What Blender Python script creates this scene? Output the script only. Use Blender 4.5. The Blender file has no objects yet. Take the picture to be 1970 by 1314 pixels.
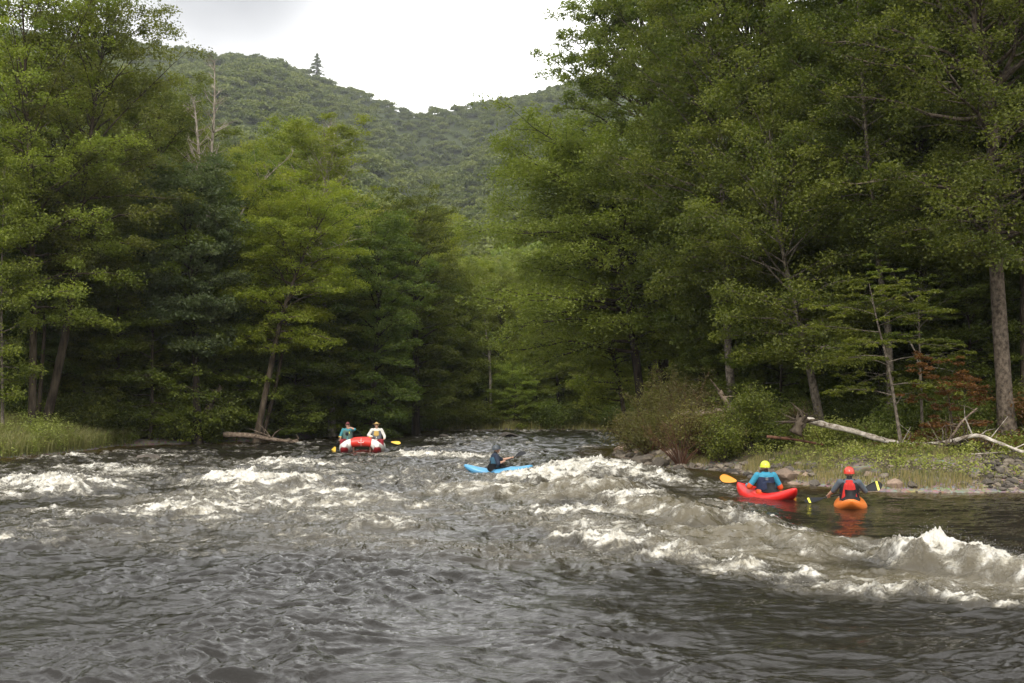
EXPOSURE = 0.75
HAZE = 0.00017
import time; _T0 = time.time()
def tick(s): print('TICK', s, round(time.time() - _T0, 1))
import bpy, math, random
import numpy as np
from mathutils import Vector, Matrix, Quaternion
random.seed(7)
RS = np.random.RandomState(11)
scene = bpy.context.scene
COL = scene.collection
PI = math.pi
# ------------------------------------------------------------------ camera geometry
F, CX, CY, CAMH = 2400.0, 985.0, 657.0, 2.5
TH = math.atan(98.0 / F)

def ray(px, py):
    x = (px - CX) / F; y = (CY - py) / F
    return np.array([x, math.cos(TH) - math.sin(TH) * y, math.sin(TH) + math.cos(TH) * y])

def gp(px, py, z=0.0):
    d = ray(px, py); t = (z - CAMH) / d[2]
    return np.array([d[0] * t, d[1] * t, z])

def wp(px, py, Y):
    d = ray(px, py); t = Y / d[1]
    return np.array([d[0] * t, Y, CAMH + d[2] * t])

# ------------------------------------------------------------------ noise
_rp = np.random.RandomState(3)
PERM = _rp.permutation(256); PERM = np.concatenate([PERM, PERM, PERM]).astype(np.int32)
_ga = _rp.rand(256) * 2 * PI
GX, GY = np.cos(_ga).astype(np.float32), np.sin(_ga).astype(np.float32)

def pn(x, y, seed=0):
    xi = np.floor(x).astype(np.int32); yi = np.floor(y).astype(np.int32)
    fx = (x - xi).astype(np.float32); fy = (y - yi).astype(np.float32)
    X0 = (xi + seed * 17) & 255; X1 = (X0 + 1) & 255; Y0 = (yi + seed * 31) & 255; Y1 = (Y0 + 1) & 255
    u = fx * fx * fx * (fx * (fx * 6 - 15) + 10); v = fy * fy * fy * (fy * (fy * 6 - 15) + 10)
    def g(a, b, dx, dy):
        h = PERM[PERM[a] + b]
        return GX[h] * dx + GY[h] * dy
    n00 = g(X0, Y0, fx, fy); n10 = g(X1, Y0, fx - 1, fy); n01 = g(X0, Y1, fx, fy - 1); n11 = g(X1, Y1, fx - 1, fy - 1)
    a = n00 + u * (n10 - n00); b = n01 + u * (n11 - n01)
    return (a + v * (b - a)) * 1.5

def fbm(x, y, seed=0, octv=4):
    r = 0; a = 1.0; t = 0
    for k in range(octv):
        r = r + a * pn(x * 2 ** k, y * 2 ** k, seed + k * 5); t += a; a *= .5
    return r / t

def smooth(e0, e1, x):
    t = np.clip((x - e0) / (e1 - e0), 0, 1); return t * t * (3 - 2 * t)

# ------------------------------------------------------------------ mesh helpers
def np_mesh(name, V, Fs, mats=None, attrs=None, sm=False, matidx=None):
    """V (n,3); Fs list of (k,m) int arrays; one mesh datablock"""
    if not isinstance(Fs, list): Fs = [Fs]
    Fs = [np.asarray(f, dtype=np.int32) for f in Fs if len(f)]
    me = bpy.data.meshes.new(name)
    V = np.asarray(V, dtype=np.float32)
    me.vertices.add(len(V)); me.vertices.foreach_set('co', V.ravel())
    loops = np.concatenate([f.ravel() for f in Fs]); tot = np.concatenate([np.full(len(f), f.shape[1], dtype=np.int32) for f in Fs])
    st = np.concatenate([[0], np.cumsum(tot)[:-1]]).astype(np.int32)
    me.loops.add(len(loops)); me.loops.foreach_set('vertex_index', loops.astype(np.int32))
    me.polygons.add(len(tot)); me.polygons.foreach_set('loop_start', st); me.polygons.foreach_set('loop_total', tot)
    if matidx is not None: me.polygons.foreach_set('material_index', np.asarray(matidx, dtype=np.int32))
    me.polygons.foreach_set('use_smooth', np.full(len(tot), bool(sm)))
    me.update(calc_edges=True)
    if attrs:
        for k, a in attrs.items():
            at = me.attributes.new(k, 'FLOAT', 'POINT'); at.data.foreach_set('value', np.asarray(a, dtype=np.float32))
    for m in (mats or []): me.materials.append(m)
    return me

def link(name, me, parent=None, loc=None):
    o = bpy.data.objects.new(name, me); COL.objects.link(o)
    if parent is not None: o.parent = parent
    if loc is not None: o.location = loc
    return o

def tag(o, label=None, cat=None, group=None, kind=None):
    if label: o['label'] = label
    if cat: o['category'] = cat
    if group: o['group'] = group
    if kind: o['kind'] = kind
    return o

def empty(name, loc, rz=0.0, label=None, cat=None, group=None):
    o = bpy.data.objects.new(name, None); COL.objects.link(o); o.empty_display_size = .2
    o.location = loc; o.rotation_euler = (0, 0, rz)
    return tag(o, label, cat, group)

class MB:
    """collects vertices and faces for one mesh"""
    def __init__(s): s.V = []; s.Q = []; s.T = []; s.n = 0; s.qm = []; s.tm = []
    def add(s, V, Q=None, T=None, m=0):
        V = np.asarray(V, dtype=float)
        if Q is not None and len(Q): s.Q.append(np.asarray(Q) + s.n); s.qm.append(np.full(len(Q), m))
        if T is not None and len(T): s.T.append(np.asarray(T) + s.n); s.tm.append(np.full(len(T), m))
        s.V.append(V); s.n += len(V)
    def build(s, name, mats, sm=True, attrs=None):
        V = np.concatenate(s.V); Fs = []; mi = []
        if s.Q: Fs.append(np.concatenate(s.Q)); mi.append(np.concatenate(s.qm))
        if s.T: Fs.append(np.concatenate(s.T)); mi.append(np.concatenate(s.tm))
        return np_mesh(name, V, Fs, mats, attrs, sm, np.concatenate(mi))

def tube_vf(P, R, ns=6, cap=False):
    P = np.asarray(P, dtype=float); R = np.asarray(R, dtype=float)
    n = len(P)
    T = np.gradient(P, axis=0); T /= np.linalg.norm(T, axis=1)[:, None] + 1e-9
    ref = np.array([1., 0, 0]) if abs(T[:, 0]).mean() < .8 else np.array([0, 1., 0])
    A = np.cross(T, ref); A /= np.linalg.norm(A, axis=1)[:, None] + 1e-9
    B = np.cross(T, A)
    an = np.linspace(0, 2 * PI, ns, endpoint=False)
    V = P[:, None, :] + R[:, None, None] * (np.cos(an)[None, :, None] * A[:, None, :] + np.sin(an)[None, :, None] * B[:, None, :])
    i = np.arange(n - 1)[:, None] * ns; j = np.arange(ns)[None, :]; k = (j + 1) % ns
    Q = np.stack([i + j, i + k, i + ns + k, i + ns + j], -1).reshape(-1, 4)
    V = V.reshape(-1, 3); Tt = None
    if cap:
        V = np.concatenate([V, P[:1], P[-1:]]); c0 = n * ns; c1 = c0 + 1
        j = np.arange(ns); k = (j + 1) % ns
        Tt = np.concatenate([np.stack([np.full(ns, c0), k, j], -1), np.stack([np.full(ns, c1), (n - 1) * ns + j, (n - 1) * ns + k], -1)])
    return V, Q, Tt

def catmull(P, per=5):
    P = np.asarray(P, dtype=float); n = len(P)
    if n < 3:
        t = np.linspace(0, 1, per + 1)[:, None]; return P[0] * (1 - t) + P[-1] * t
    E = np.concatenate([[2 * P[0] - P[1]], P, [2 * P[-1] - P[-2]]]); out = []
    for i in range(n - 1):
        a, b, c, d = E[i:i + 4]
        for t in np.linspace(0, 1, per, endpoint=False):
            out.append(.5 * ((2 * b) + (c - a) * t + (2 * a - 5 * b + 4 * c - d) * t * t + (3 * b - a - 3 * c + d) * t ** 3))
    out.append(P[-1]); return np.array(out)

# ------------------------------------------------------------------ materials
def nmat(name):
    m = bpy.data.materials.new(name); m.use_nodes = True; nt = m.node_tree
    b = nt.nodes['Principled BSDF']; return m, nt, b

def N(nt, t, **kw):
    n = nt.nodes.new(t)
    for k, v in kw.items(): setattr(n, k, v)
    return n

def simple(name, col, rough=.5, spec=.5, bump=0, bscale=30, var=0.0, metal=0, coat=0):
    m, nt, b = nmat(name)
    b.inputs['Base Color'].default_value = (*col, 1); b.inputs['Roughness'].default_value = rough
    b.inputs['Specular IOR Level'].default_value = spec; b.inputs['Metallic'].default_value = metal
    b.inputs['Coat Weight'].default_value = coat
    tc = N(nt, 'ShaderNodeTexCoord')
    if var:
        no = N(nt, 'ShaderNodeTexNoise'); no.inputs['Scale'].default_value = bscale * .4; no.inputs['Detail'].default_value = 5
        nt.links.new(tc.outputs['Object'], no.inputs['Vector'])
        mx = N(nt, 'ShaderNodeMix', data_type='RGBA'); nt.links.new(no.outputs['Fac'], mx.inputs['Factor'])
        mx.inputs['A'].default_value = (*[c * (1 - var) for c in col], 1); mx.inputs['B'].default_value = (*[min(1, c * (1 + var)) for c in col], 1)
        nt.links.new(mx.outputs['Result'], b.inputs['Base Color'])
    if bump:
        no = N(nt, 'ShaderNodeTexNoise'); no.inputs['Scale'].default_value = bscale; no.inputs['Detail'].default_value = 6
        nt.links.new(tc.outputs['Object'], no.inputs['Vector'])
        bp = N(nt, 'ShaderNodeBump'); bp.inputs['Strength'].default_value = bump; bp.inputs['Distance'].default_value = .02
        nt.links.new(no.outputs['Fac'], bp.inputs['Height']); nt.links.new(bp.outputs['Normal'], b.inputs['Normal'])
    return m

def leafmat(name, ca, cb, trans=.42, rough=.5, spec=.35, vary=.25):
    m, nt, b = nmat(name); L = nt.links.new
    at = N(nt, 'ShaderNodeAttribute'); at.attribute_name = 'v'
    oi = N(nt, 'ShaderNodeObjectInfo')
    mx = N(nt, 'ShaderNodeMix', data_type='RGBA'); mx.inputs['A'].default_value = (*ca, 1); mx.inputs['B'].default_value = (*cb, 1)
    L(at.outputs['Fac'], mx.inputs['Factor'])
    hs = N(nt, 'ShaderNodeHueSaturation')
    m1 = N(nt, 'ShaderNodeMapRange'); m1.inputs['To Min'].default_value = 1 - vary; m1.inputs['To Max'].default_value = 1 + vary
    L(oi.outputs['Random'], m1.inputs['Value']); L(m1.outputs['Result'], hs.inputs['Value'])
    m2 = N(nt, 'ShaderNodeMath', operation='MULTIPLY'); m2.inputs[1].default_value = 7.31; L(oi.outputs['Random'], m2.inputs[0])
    m3 = N(nt, 'ShaderNodeMath', operation='FRACT'); L(m2.outputs[0], m3.inputs[0])
    m4 = N(nt, 'ShaderNodeMapRange'); m4.inputs['To Min'].default_value = .485; m4.inputs['To Max'].default_value = .515; L(m3.outputs[0], m4.inputs['Value'])
    L(m4.outputs['Result'], hs.inputs['Hue']); L(mx.outputs['Result'], hs.inputs['Color'])
    L(hs.outputs['Color'], b.inputs['Base Color'])
    b.inputs['Roughness'].default_value = rough; b.inputs['Specular IOR Level'].default_value = spec
    tr = N(nt, 'ShaderNodeBsdfTranslucent')
    g = N(nt, 'ShaderNodeMix', data_type='RGBA', blend_type='MULTIPLY'); g.inputs['Factor'].default_value = 1
    L(hs.outputs['Color'], g.inputs['A']); g.inputs['B'].default_value = (1.5, 1.7, .7, 1); L(g.outputs['Result'], tr.inputs['Color'])
    ms = N(nt, 'ShaderNodeMixShader'); ms.inputs[0].default_value = trans
    L(b.outputs[0], ms.inputs[1]); L(tr.outputs[0], ms.inputs[2])
    L(ms.outputs[0], nt.nodes['Material Output'].inputs['Surface'])
    return m

def barkmat(name, ca, cb, scale=6.0, zs=.25, bump=.6):
    m, nt, b = nmat(name); L = nt.links.new
    tc = N(nt, 'ShaderNodeTexCoord'); mp = N(nt, 'ShaderNodeMapping'); mp.inputs['Scale'].default_value = (1, 1, zs)
    L(tc.outputs['Object'], mp.inputs['Vector'])
    no = N(nt, 'ShaderNodeTexNoise'); no.inputs['Scale'].default_value = scale; no.inputs['Detail'].default_value = 8; no.inputs['Roughness'].default_value = .65
    L(mp.outputs[0], no.inputs['Vector'])
    cr = N(nt, 'ShaderNodeValToRGB'); cr.color_ramp.elements[0].position = .38; cr.color_ramp.elements[1].position = .62
    cr.color_ramp.elements[0].color = (*ca, 1); cr.color_ramp.elements[1].color = (*cb, 1)
    L(no.outputs['Fac'], cr.inputs['Fac']); L(cr.outputs['Color'], b.inputs['Base Color'])
    bp = N(nt, 'ShaderNodeBump'); bp.inputs['Strength'].default_value = bump; bp.inputs['Distance'].default_value = .04
    L(no.outputs['Fac'], bp.inputs['Height']); L(bp.outputs['Normal'], b.inputs['Normal'])
    b.inputs['Roughness'].default_value = .9; b.inputs['Specular IOR Level'].default_value = .2
    return m

# ------------------------------------------------------------------ camera, world, light
cd = bpy.data.cameras.new('camera'); cam = bpy.data.objects.new('camera', cd); COL.objects.link(cam)
cam.location = (0, 0, CAMH); cam.rotation_euler = (PI / 2 + TH, 0, 0)
cd.sensor_width = 36; cd.lens = 36 * F / 1970; cd.clip_start = .1; cd.clip_end = 6000
scene.camera = cam
scene.view_settings.view_transform = 'Standard'; scene.view_settings.look = 'None'
scene.view_settings.exposure = EXPOSURE; scene.view_settings.gamma = 1
cy = scene.cycles
cy.max_bounces = 6; cy.diffuse_bounces = 4; cy.glossy_bounces = 2; cy.transmission_bounces = 2; cy.transparent_max_bounces = 4; cy.volume_bounces = 0
cy.use_denoising = True
cy.use_adaptive_sampling = True; cy.adaptive_threshold = .015
try:
    cy.denoiser = 'OPENIMAGEDENOISE'; cy.denoising_input_passes = 'RGB_ALBEDO_NORMAL'; cy.denoising_prefilter = 'ACCURATE'
except Exception: pass
cy.sample_clamp_indirect = 6; cy.caustics_reflective = False; cy.caustics_refractive = False

SUN_EL, SUN_AZ = math.radians(40), math.radians(-168)     # azimuth from +Y towards +X
w = bpy.data.worlds.new('World'); scene.world = w; w.use_nodes = True
nt = w.node_tree; L = nt.links.new
bg = nt.nodes['Background']; bg.inputs['Strength'].default_value = .14
sk = N(nt, 'ShaderNodeTexSky'); sk.sky_type = 'NISHITA'; sk.sun_disc = False; sk.sun_elevation = SUN_EL; sk.sun_rotation = SUN_AZ
sk.air_density = 1.0; sk.dust_density = 3.0
tc = N(nt, 'ShaderNodeTexCoord'); mp = N(nt, 'ShaderNodeMapping'); mp.inputs['Scale'].default_value = (1, 1, 2.4)
L(tc.outputs['Generated'], mp.inputs['Vector'])
no = N(nt, 'ShaderNodeTexNoise'); no.inputs['Scale'].default_value = 2.6; no.inputs['Detail'].default_value = 7; no.inputs['Roughness'].default_value = .5
no.inputs['Distortion'].default_value = .25
L(mp.outputs[0], no.inputs['Vector'])
# heavy grey cloud bank over the left ridge
def blob(d, r0, r1):
    v = N(nt, 'ShaderNodeVectorMath', operation='DISTANCE'); L(tc.outputs['Generated'], v.inputs[0]); d = Vector(d).normalized(); v.inputs[1].default_value = d
    mr = N(nt, 'ShaderNodeMapRange', interpolation_type='SMOOTHSTEP'); mr.inputs['From Min'].default_value = r0; mr.inputs['From Max'].default_value = r1
    mr.inputs['To Min'].default_value = 1; mr.inputs['To Max'].default_value = 0; L(v.outputs['Value'], mr.inputs['Value']); return mr
b1 = blob(ray(430, -80), .03, .17)
no2 = N(nt, 'ShaderNodeTexNoise'); no2.inputs['Scale'].default_value = 6; no2.inputs['Detail'].default_value = 3; L(mp.outputs[0], no2.inputs['Vector'])
cr = N(nt, 'ShaderNodeValToRGB')
cr.color_ramp.elements[0].position = .30; cr.color_ramp.elements[0].color = (6.0, 6.0, 6.1, 1)
cr.color_ramp.elements[1].position = .62; cr.color_ramp.elements[1].color = (9.0, 8.9, 8.7, 1)
L(no.outputs['Fac'], cr.inputs['Fac'])
# bright thin cloud above the gap in the hills
b2 = blob(ray(1000, 60), .05, .75)
m1 = N(nt, 'ShaderNodeMath', operation='MULTIPLY'); L(b1.outputs[0], m1.inputs[0])
mr2 = N(nt, 'ShaderNodeMapRange'); mr2.inputs['From Min'].default_value = .22; mr2.inputs['From Max'].default_value = .62; mr2.inputs['To Min'].default_value = .80; L(no2.outputs['Fac'], mr2.inputs['Value']); L(mr2.outputs[0], m1.inputs[1])
mA = N(nt, 'ShaderNodeMix', data_type='RGBA', blend_type='ADD'); mA.inputs['B'].default_value = (3.4, 3.3, 3.1, 1)
L(b2.outputs[0], mA.inputs['Factor']); L(cr.outputs['Color'], mA.inputs['A'])
mB = N(nt, 'ShaderNodeMix', data_type='RGBA'); mB.inputs['B'].default_value = (2.3, 2.3, 2.34, 1)
L(m1.outputs[0], mB.inputs['Factor']); L(mA.outputs['Result'], mB.inputs['A'])
mC = N(nt, 'ShaderNodeMix', data_type='RGBA'); mC.inputs['Factor'].default_value = .93
L(sk.outputs[0], mC.inputs['A']); L(mB.outputs['Result'], mC.inputs['B'])
L(mC.outputs['Result'], bg.inputs['Color'])

ld = bpy.data.lights.new('sun', 'SUN'); ld.energy = 1.7; ld.angle = math.radians(16); ld.color = (1, .95, .86)
so = bpy.data.objects.new('sun', ld); COL.objects.link(so)
sd_ = Vector((math.sin(SUN_AZ) * math.cos(SUN_EL), math.cos(SUN_AZ) * math.cos(SUN_EL), math.sin(SUN_EL)))
so.rotation_euler = (-sd_).to_track_quat('-Z', 'Y').to_euler(); so.location = (0, 0, 60)
# ------------------------------------------------------------------ river outline
RIV = np.array([(30, -20), (30, 10), (26, 24), (20, 30), (13.2, 31.4), (11.3, 31.3), (9.4, 31.7), (7.9, 33.6), (7.0, 39.5), (5.2, 41.5), (4.7, 45), (4.3, 52), (4.9, 57), (8, 62),
                (20, 66), (60, 70), (60, 82), (20, 84), (6.9, 83.2), (2, 83.6), (-3, 82.6), (-5.6, 81.5), (-8.5, 74), (-12.0, 66), (-13.5, 63.5), (-16.5, 60.5), (-18.6, 59), (-18.4, 54),
                (-18.9, 49), (-19.6, 46), (-24, 42.5), (-34, 36), (-40, 20), (-42, -20)], dtype=float)

def river_sd(x, y):
    """distance to the river edge, negative over water"""
    shp = np.shape(x); x = np.ravel(x); y = np.ravel(y)
    best = np.full(x.shape, 1e9); ins = np.zeros(x.shape, bool); n = len(RIV)
    for i in range(n):
        a = RIV[i]; b = RIV[(i + 1) % n]; d = b - a
        t = np.clip(((x - a[0]) * d[0] + (y - a[1]) * d[1]) / (d @ d), 0, 1)
        best = np.minimum(best, np.hypot(x - a[0] - t * d[0], y - a[1] - t * d[1]))
        if a[1] != b[1]:
            c = ((a[1] > y) != (b[1] > y)) & (x < (b[0] - a[0]) * (y - a[1]) / (b[1] - a[1]) + a[0])
            ins ^= c
    return np.where(ins, -best, best).reshape(shp)

def E_ridge(az):
    px = az * F + CX
    py = np.interp(px, [-3000, -900, 0, 290, 430, 480, 540, 600, 700, 800, 850, 1000, 1040, 1200, 1500, 1970, 4000], [200, 60, 75, 92, 106, 102, 114, 136, 168, 206, 192, 168, 158, 115, 70, 50, 150])
    return (755 - py - 19) / F

def hill_h(x, y):
    D = np.hypot(x, y) + 1e-6; az = np.where(y > 1, x / np.maximum(y, 1), np.sign(x) * 3)
    az = np.clip(az, -3, 3)
    g = np.interp(D, [85, 100, 150, 200, 300, 400, 600, 760, 900], [0, .03, .26, .42, .58, .68, .86, .95, 1.0])
    e = E_ridge(az) * g
    h = e * np.minimum(D, 900) - np.maximum(D - 900, 0) * .12
    k = smooth(110, 300, D) * smooth(1100, 800, D)
    gx = (np.interp(D, [120, 300, 600, 900], [960, 930, 850, 800]) - CX) / F
    h -= k * .028 * D * np.exp(-((az - gx) / .055) ** 2) * smooth(900, 700, D)
    h += k * D * .018 * fbm(x / 110, y / 110, 5, 3) * smooth(920, 700, D)
    front = smooth(20, 60, y)
    return np.maximum(h, 0) * front

def ground_z(x, y, sd=None):
    if sd is None: sd = river_sd(x, y)
    n = fbm(x * .35, y * .35, 2, 4); n2 = fbm(x * 1.7, y * 1.7, 9, 3)
    land = np.interp(sd, [0, .35, 1.2, 3, 6, 10, 40], [0, .14, .34, .72, 1.12, 1.35, 2.2])
    bed = np.interp(-sd, [0, .6, 3, 8], [0, -.13, -.6, -1.3])
    z = np.where(sd > 0, land + (.16 * n + .07 * n2) * smooth(0, 1.5, sd), bed)
    return z + hill_h(x, y) * (sd > 0)

def grow(a, b, step, fac, end):
    r = []; v = b; s = step
    while v < end:
        s = min(s * fac, 12.0) if v < 1080 and end > 1500 else s * fac
        v += s; r.append(v)
    return r
def axis(lo, hi, step, lo_end, hi_end, fac=1.13):
    c = np.arange(lo, hi + step, step)
    up = grow(0, c[-1], step, fac, hi_end); dn = grow(0, -c[0], step, fac, -lo_end)
    return np.concatenate([-np.array(dn[::-1]), c, np.array(up)])

def grid_faces(nr, nc):
    i = np.arange(nr - 1)[:, None] * nc; j = np.arange(nc - 1)[None, :]
    return np.stack([i + j, i + j + 1, i + nc + j + 1, i + nc + j], -1).reshape(-1, 4)

xa = axis(-32, 24, .22, -1800, 1499, 1.09); xa = np.unique(np.round(np.concatenate([xa[(xa < -350)], np.arange(-350, -40, 9.), xa[(xa > -40) & (xa < 60)], np.arange(60, 140, 9.), xa[xa > 140]]), 3)); ya = axis(27, 92, .25, -400, 2600, 1.07)
GXX, GYY = np.meshgrid(xa, ya)
GS = river_sd(GXX, GYY); GZ = ground_z(GXX, GYY, GS)

m, nt, b = nmat('forest_soil'); L = nt.links.new; M_GROUND = m
tc = N(nt, 'ShaderNodeTexCoord')
n1 = N(nt, 'ShaderNodeTexNoise'); n1.inputs['Scale'].default_value = .9; n1.inputs['Detail'].default_value = 10; n1.inputs['Roughness'].default_value = .7; L(tc.outputs['Object'], n1.inputs['Vector'])
vo = N(nt, 'ShaderNodeTexVoronoi'); vo.inputs['Scale'].default_value = 9; L(tc.outputs['Object'], vo.inputs['Vector'])
c1 = N(nt, 'ShaderNodeValToRGB'); c1.color_ramp.elements[0].color = (.035, .03, .015, 1); c1.color_ramp.elements[0].position = .35
c1.color_ramp.elements[1].color = (.10, .085, .045, 1); c1.color_ramp.elements[1].position = .65; L(n1.outputs['Fac'], c1.inputs['Fac'])
c2 = N(nt, 'ShaderNodeMix', data_type='RGBA'); L(vo.outputs['Color'], c2.inputs['A']); c2.inputs['B'].default_value = (.17, .14, .105, 1); c2.inputs['Factor'].default_value = .88
at = N(nt, 'ShaderNodeAttribute'); at.attribute_name = 'gravel'
c3 = N(nt, 'ShaderNodeMix', data_type='RGBA'); L(at.outputs['Fac'], c3.inputs['Factor']); L(c1.outputs['Color'], c3.inputs['A']); L(c2.outputs['Result'], c3.inputs['B'])
at2 = N(nt, 'ShaderNodeAttribute'); at2.attribute_name = 'green'
c4 = N(nt, 'ShaderNodeMix', data_type='RGBA'); L(at2.outputs['Fac'], c4.inputs['Factor']); L(c3.outputs['Result'], c4.inputs['A']); c4.inputs['B'].default_value = (.04, .055, .018, 1)
L(c4.outputs['Result'], b.inputs['Base Color']); b.inputs['Roughness'].default_value = .95; b.inputs['Specular IOR Level'].default_value = .15
bp = N(nt, 'ShaderNodeBump'); bp.inputs['Strength'].default_value = .7; bp.inputs['Distance'].default_value = .05; L(vo.outputs['Distance'], bp.inputs['Height']); L(bp.outputs['Normal'], b.inputs['Normal'])
gr = ((GS < .9) & (GS > -6)) * 1.0
gr = np.maximum(gr, smooth(.0, .25, fbm(GXX * .8, GYY * .8, 21, 3)) * (GS > 0) * (GS < 4.2) * (GXX > 4) * (GYY < 50))
green = smooth(60, 110, np.hypot(GXX, GYY)) * .9
gme = np_mesh('ground', np.stack([GXX, GYY, GZ], -1).reshape(-1, 3), grid_faces(len(ya), len(xa)), [M_GROUND], {'gravel': gr.ravel(), 'green': green.ravel()}, sm=True)
tag(link('ground', gme), kind='structure')
tick('ground')

# ------------------------------------------------------------------ water
# x0,y0,x1,y1 (photo), thickness along the stream in px, height m, foam, aeration
FE = [
 (0,940,140,950,16,.16,.95,.3),(95,932,150,948,9,.32,1.0,.3),(80,985,260,990,12,.06,.7,.3),(150,995,420,1005,12,.05,.55,.2),(290,980,420,990,14,.16,.95,.5),
 (435,932,560,942,10,.36,1.15,.3),(560,945,720,968,9,.16,.8,.4),(400,955,650,975,20,.08,.72,.5),(590,995,690,1008,10,.12,.62,.3),(700,1010,790,1018,9,.2,.75,.4),
 (550,1026,620,1034,5,.05,.6,.1),(0,1045,65,1050,7,.08,.7,.1),(270,1062,345,1067,5,.05,.5,.1),(370,1055,400,1058,4,.05,.45,0),(180,900,275,915,9,.12,.78,.2),
 (330,905,470,912,7,.06,.5,.2),(530,893,605,903,7,.24,.95,.3),(600,903,655,912,5,.1,.6,.2),(110,883,175,888,4,.06,.6,0),(230,868,330,878,5,.05,.5,0),(350,880,375,884,3,.05,.6,0),
 (785,874,925,881,5,.12,1.0,.3),(915,882,1000,884,3,.04,.4,.2),(760,936,805,942,4,.2,.7,.1),(865,948,980,955,8,.3,.8,.7),(980,952,1065,965,7,.14,.55,.8),
 (690,966,860,976,7,.08,.62,.4),(700,985,950,992,6,.05,.55,.4),(1035,930,1110,915,11,.3,1.05,.4),(1100,908,1200,922,10,.42,1.05,.4),(1190,922,1290,936,8,.18,.85,.3),(1290,935,1420,948,7,.06,.45,.3),
 (1085,955,1155,962,10,.5,.75,1.0),(1075,985,1130,1000,10,.16,.95,.4),(1200,970,1232,985,8,.34,1.0,.5),(1235,990,1340,1012,9,.36,.52,.9),(1150,990,1250,1003,8,.1,.72,.5),
 (1100,1012,1250,1040,12,.12,.72,.5),(1100,1048,1180,1055,6,.26,1.05,.3),(1180,1045,1300,1062,9,.16,.8,.5),(1300,1030,1400,1048,9,.1,.5,.9),
 (1400,1010,1475,1014,7,.24,.85,.4),(1430,1035,1560,1058,12,.28,.52,1.0),(1500,1022,1565,1045,7,.1,.7,.4),(1260,1075,1425,1094,9,.1,.9,.4),(1310,1058,1500,1080,12,.06,.5,.9),
 (1450,1108,1540,1114,7,.08,.85,.3),(1540,1092,1660,1108,8,.05,.5,.7),(1540,1072,1725,1078,7,.1,.72,.8),(1620,1056,1710,1064,7,.2,.55,.4),
 (1752,1092,1800,1092,18,.40,1.25,.5),(1800,1096,1880,1102,17,.33,1.0,.8),(1880,1104,1970,1114,15,.25,.85,.9),(1970,1112,2200,1140,14,.24,.75,.8),(1880,1075,2000,1092,5,.1,.9,.3),
 (1600,1128,1720,1140,8,.06,.6,.5),(1620,1136,1900,1156,7,.08,.85,.4),(1650,1112,1960,1132,12,.05,.5,.9),(1820,1130,2200,1160,12,.05,.45,.7),
 (900,846,965,851,3,.05,.45,.1),(1120,868,1185,872,3,.04,.45,0),(640,885,760,893,4,.05,.45,0),(480,868,560,875,3,.06,.45,0),(1370,905,1420,915,4,.04,.3,.1),
 (0,1015,380,1040,20,.03,.36,.2),(650,1040,1100,1070,20,.03,.36,.3),(0,900,400,930,16,.03,.42,.1),(980,985,1080,1010,14,.03,.5,.4),(430,1010,700,1024,12,.02,.42,.3),(400,1040,700,1060,14,.02,.36,.2),(150,880,640,900,8,.03,.45,.1),(760,900,900,940,10,.03,.4,.2),(1240,960,1400,975,8,.05,.6,.4),
]
BOATS = [(*gp(1636, 978)[:2], 1.3), (*gp(1468, 962)[:2], 1.5), (*gp(957, 912)[:2], 1.3), (*gp(698, 872)[:2], 1.7)]

def water_fields(X, Y):
    h0 = np.zeros(X.shape, np.float32); foam = np.zeros_like(h0); aer = np.zeros_like(h0)
    wx = X + .35 * pn(X * 1.3, Y * 1.1, 40) + .12 * pn(X * 4, Y * 3.4, 41)
    wy = Y + .5 * pn(X * 1.1, Y * .9, 42) + .16 * pn(X * 3.7, Y * 3, 43)
    for (x0, y0, x1, y1, th, hh, fo, ae) in FE:
        a = gp(x0, y0)[:2]; b_ = gp(x1, y1)[:2]; mid = gp((x0 + x1) / 2, (y0 + y1) / 2)[1]
        sy = th * mid * mid / (F * CAMH) * .8
        d = b_ - a; Ls = np.hypot(*d); u = d / Ls
        ex = sy + .6 + Ls
        sel = np.nonzero((np.abs(X - (a[0] + b_[0]) / 2) < ex + 1.5) & (np.abs(Y - (a[1] + b_[1]) / 2) < ex + 3 * sy))
        x = wx[sel]; y = wy[sel]
        s = (x - a[0]) * u[0] + (y - a[1]) * u[1]; t = -(x - a[0]) * u[1] + (y - a[1]) * u[0]
        so_ = np.maximum(np.maximum(-s, s - Ls), 0)
        r2 = (so_ / (.35 + .25 * Ls)) ** 2
        prof = np.exp(-(t / sy) ** 2 - r2 * 2)
        # crest: steep on the downstream (camera) side
        sh_ = max(sy * 1.25, hh * 1.3); pc = np.exp(-(t / (sh_ * np.where(t < 0, .7, 1.1))) ** 2 - r2 * 2.4)
        h0[sel] += (hh * pc) ** 2
        foam[sel] = np.maximum(foam[sel], (fo * 1.10 - .07) * prof ** .85); aer[sel] = np.maximum(aer[sel], ae * prof ** .5)
    return np.sqrt(h0) * .82, foam, aer

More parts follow.
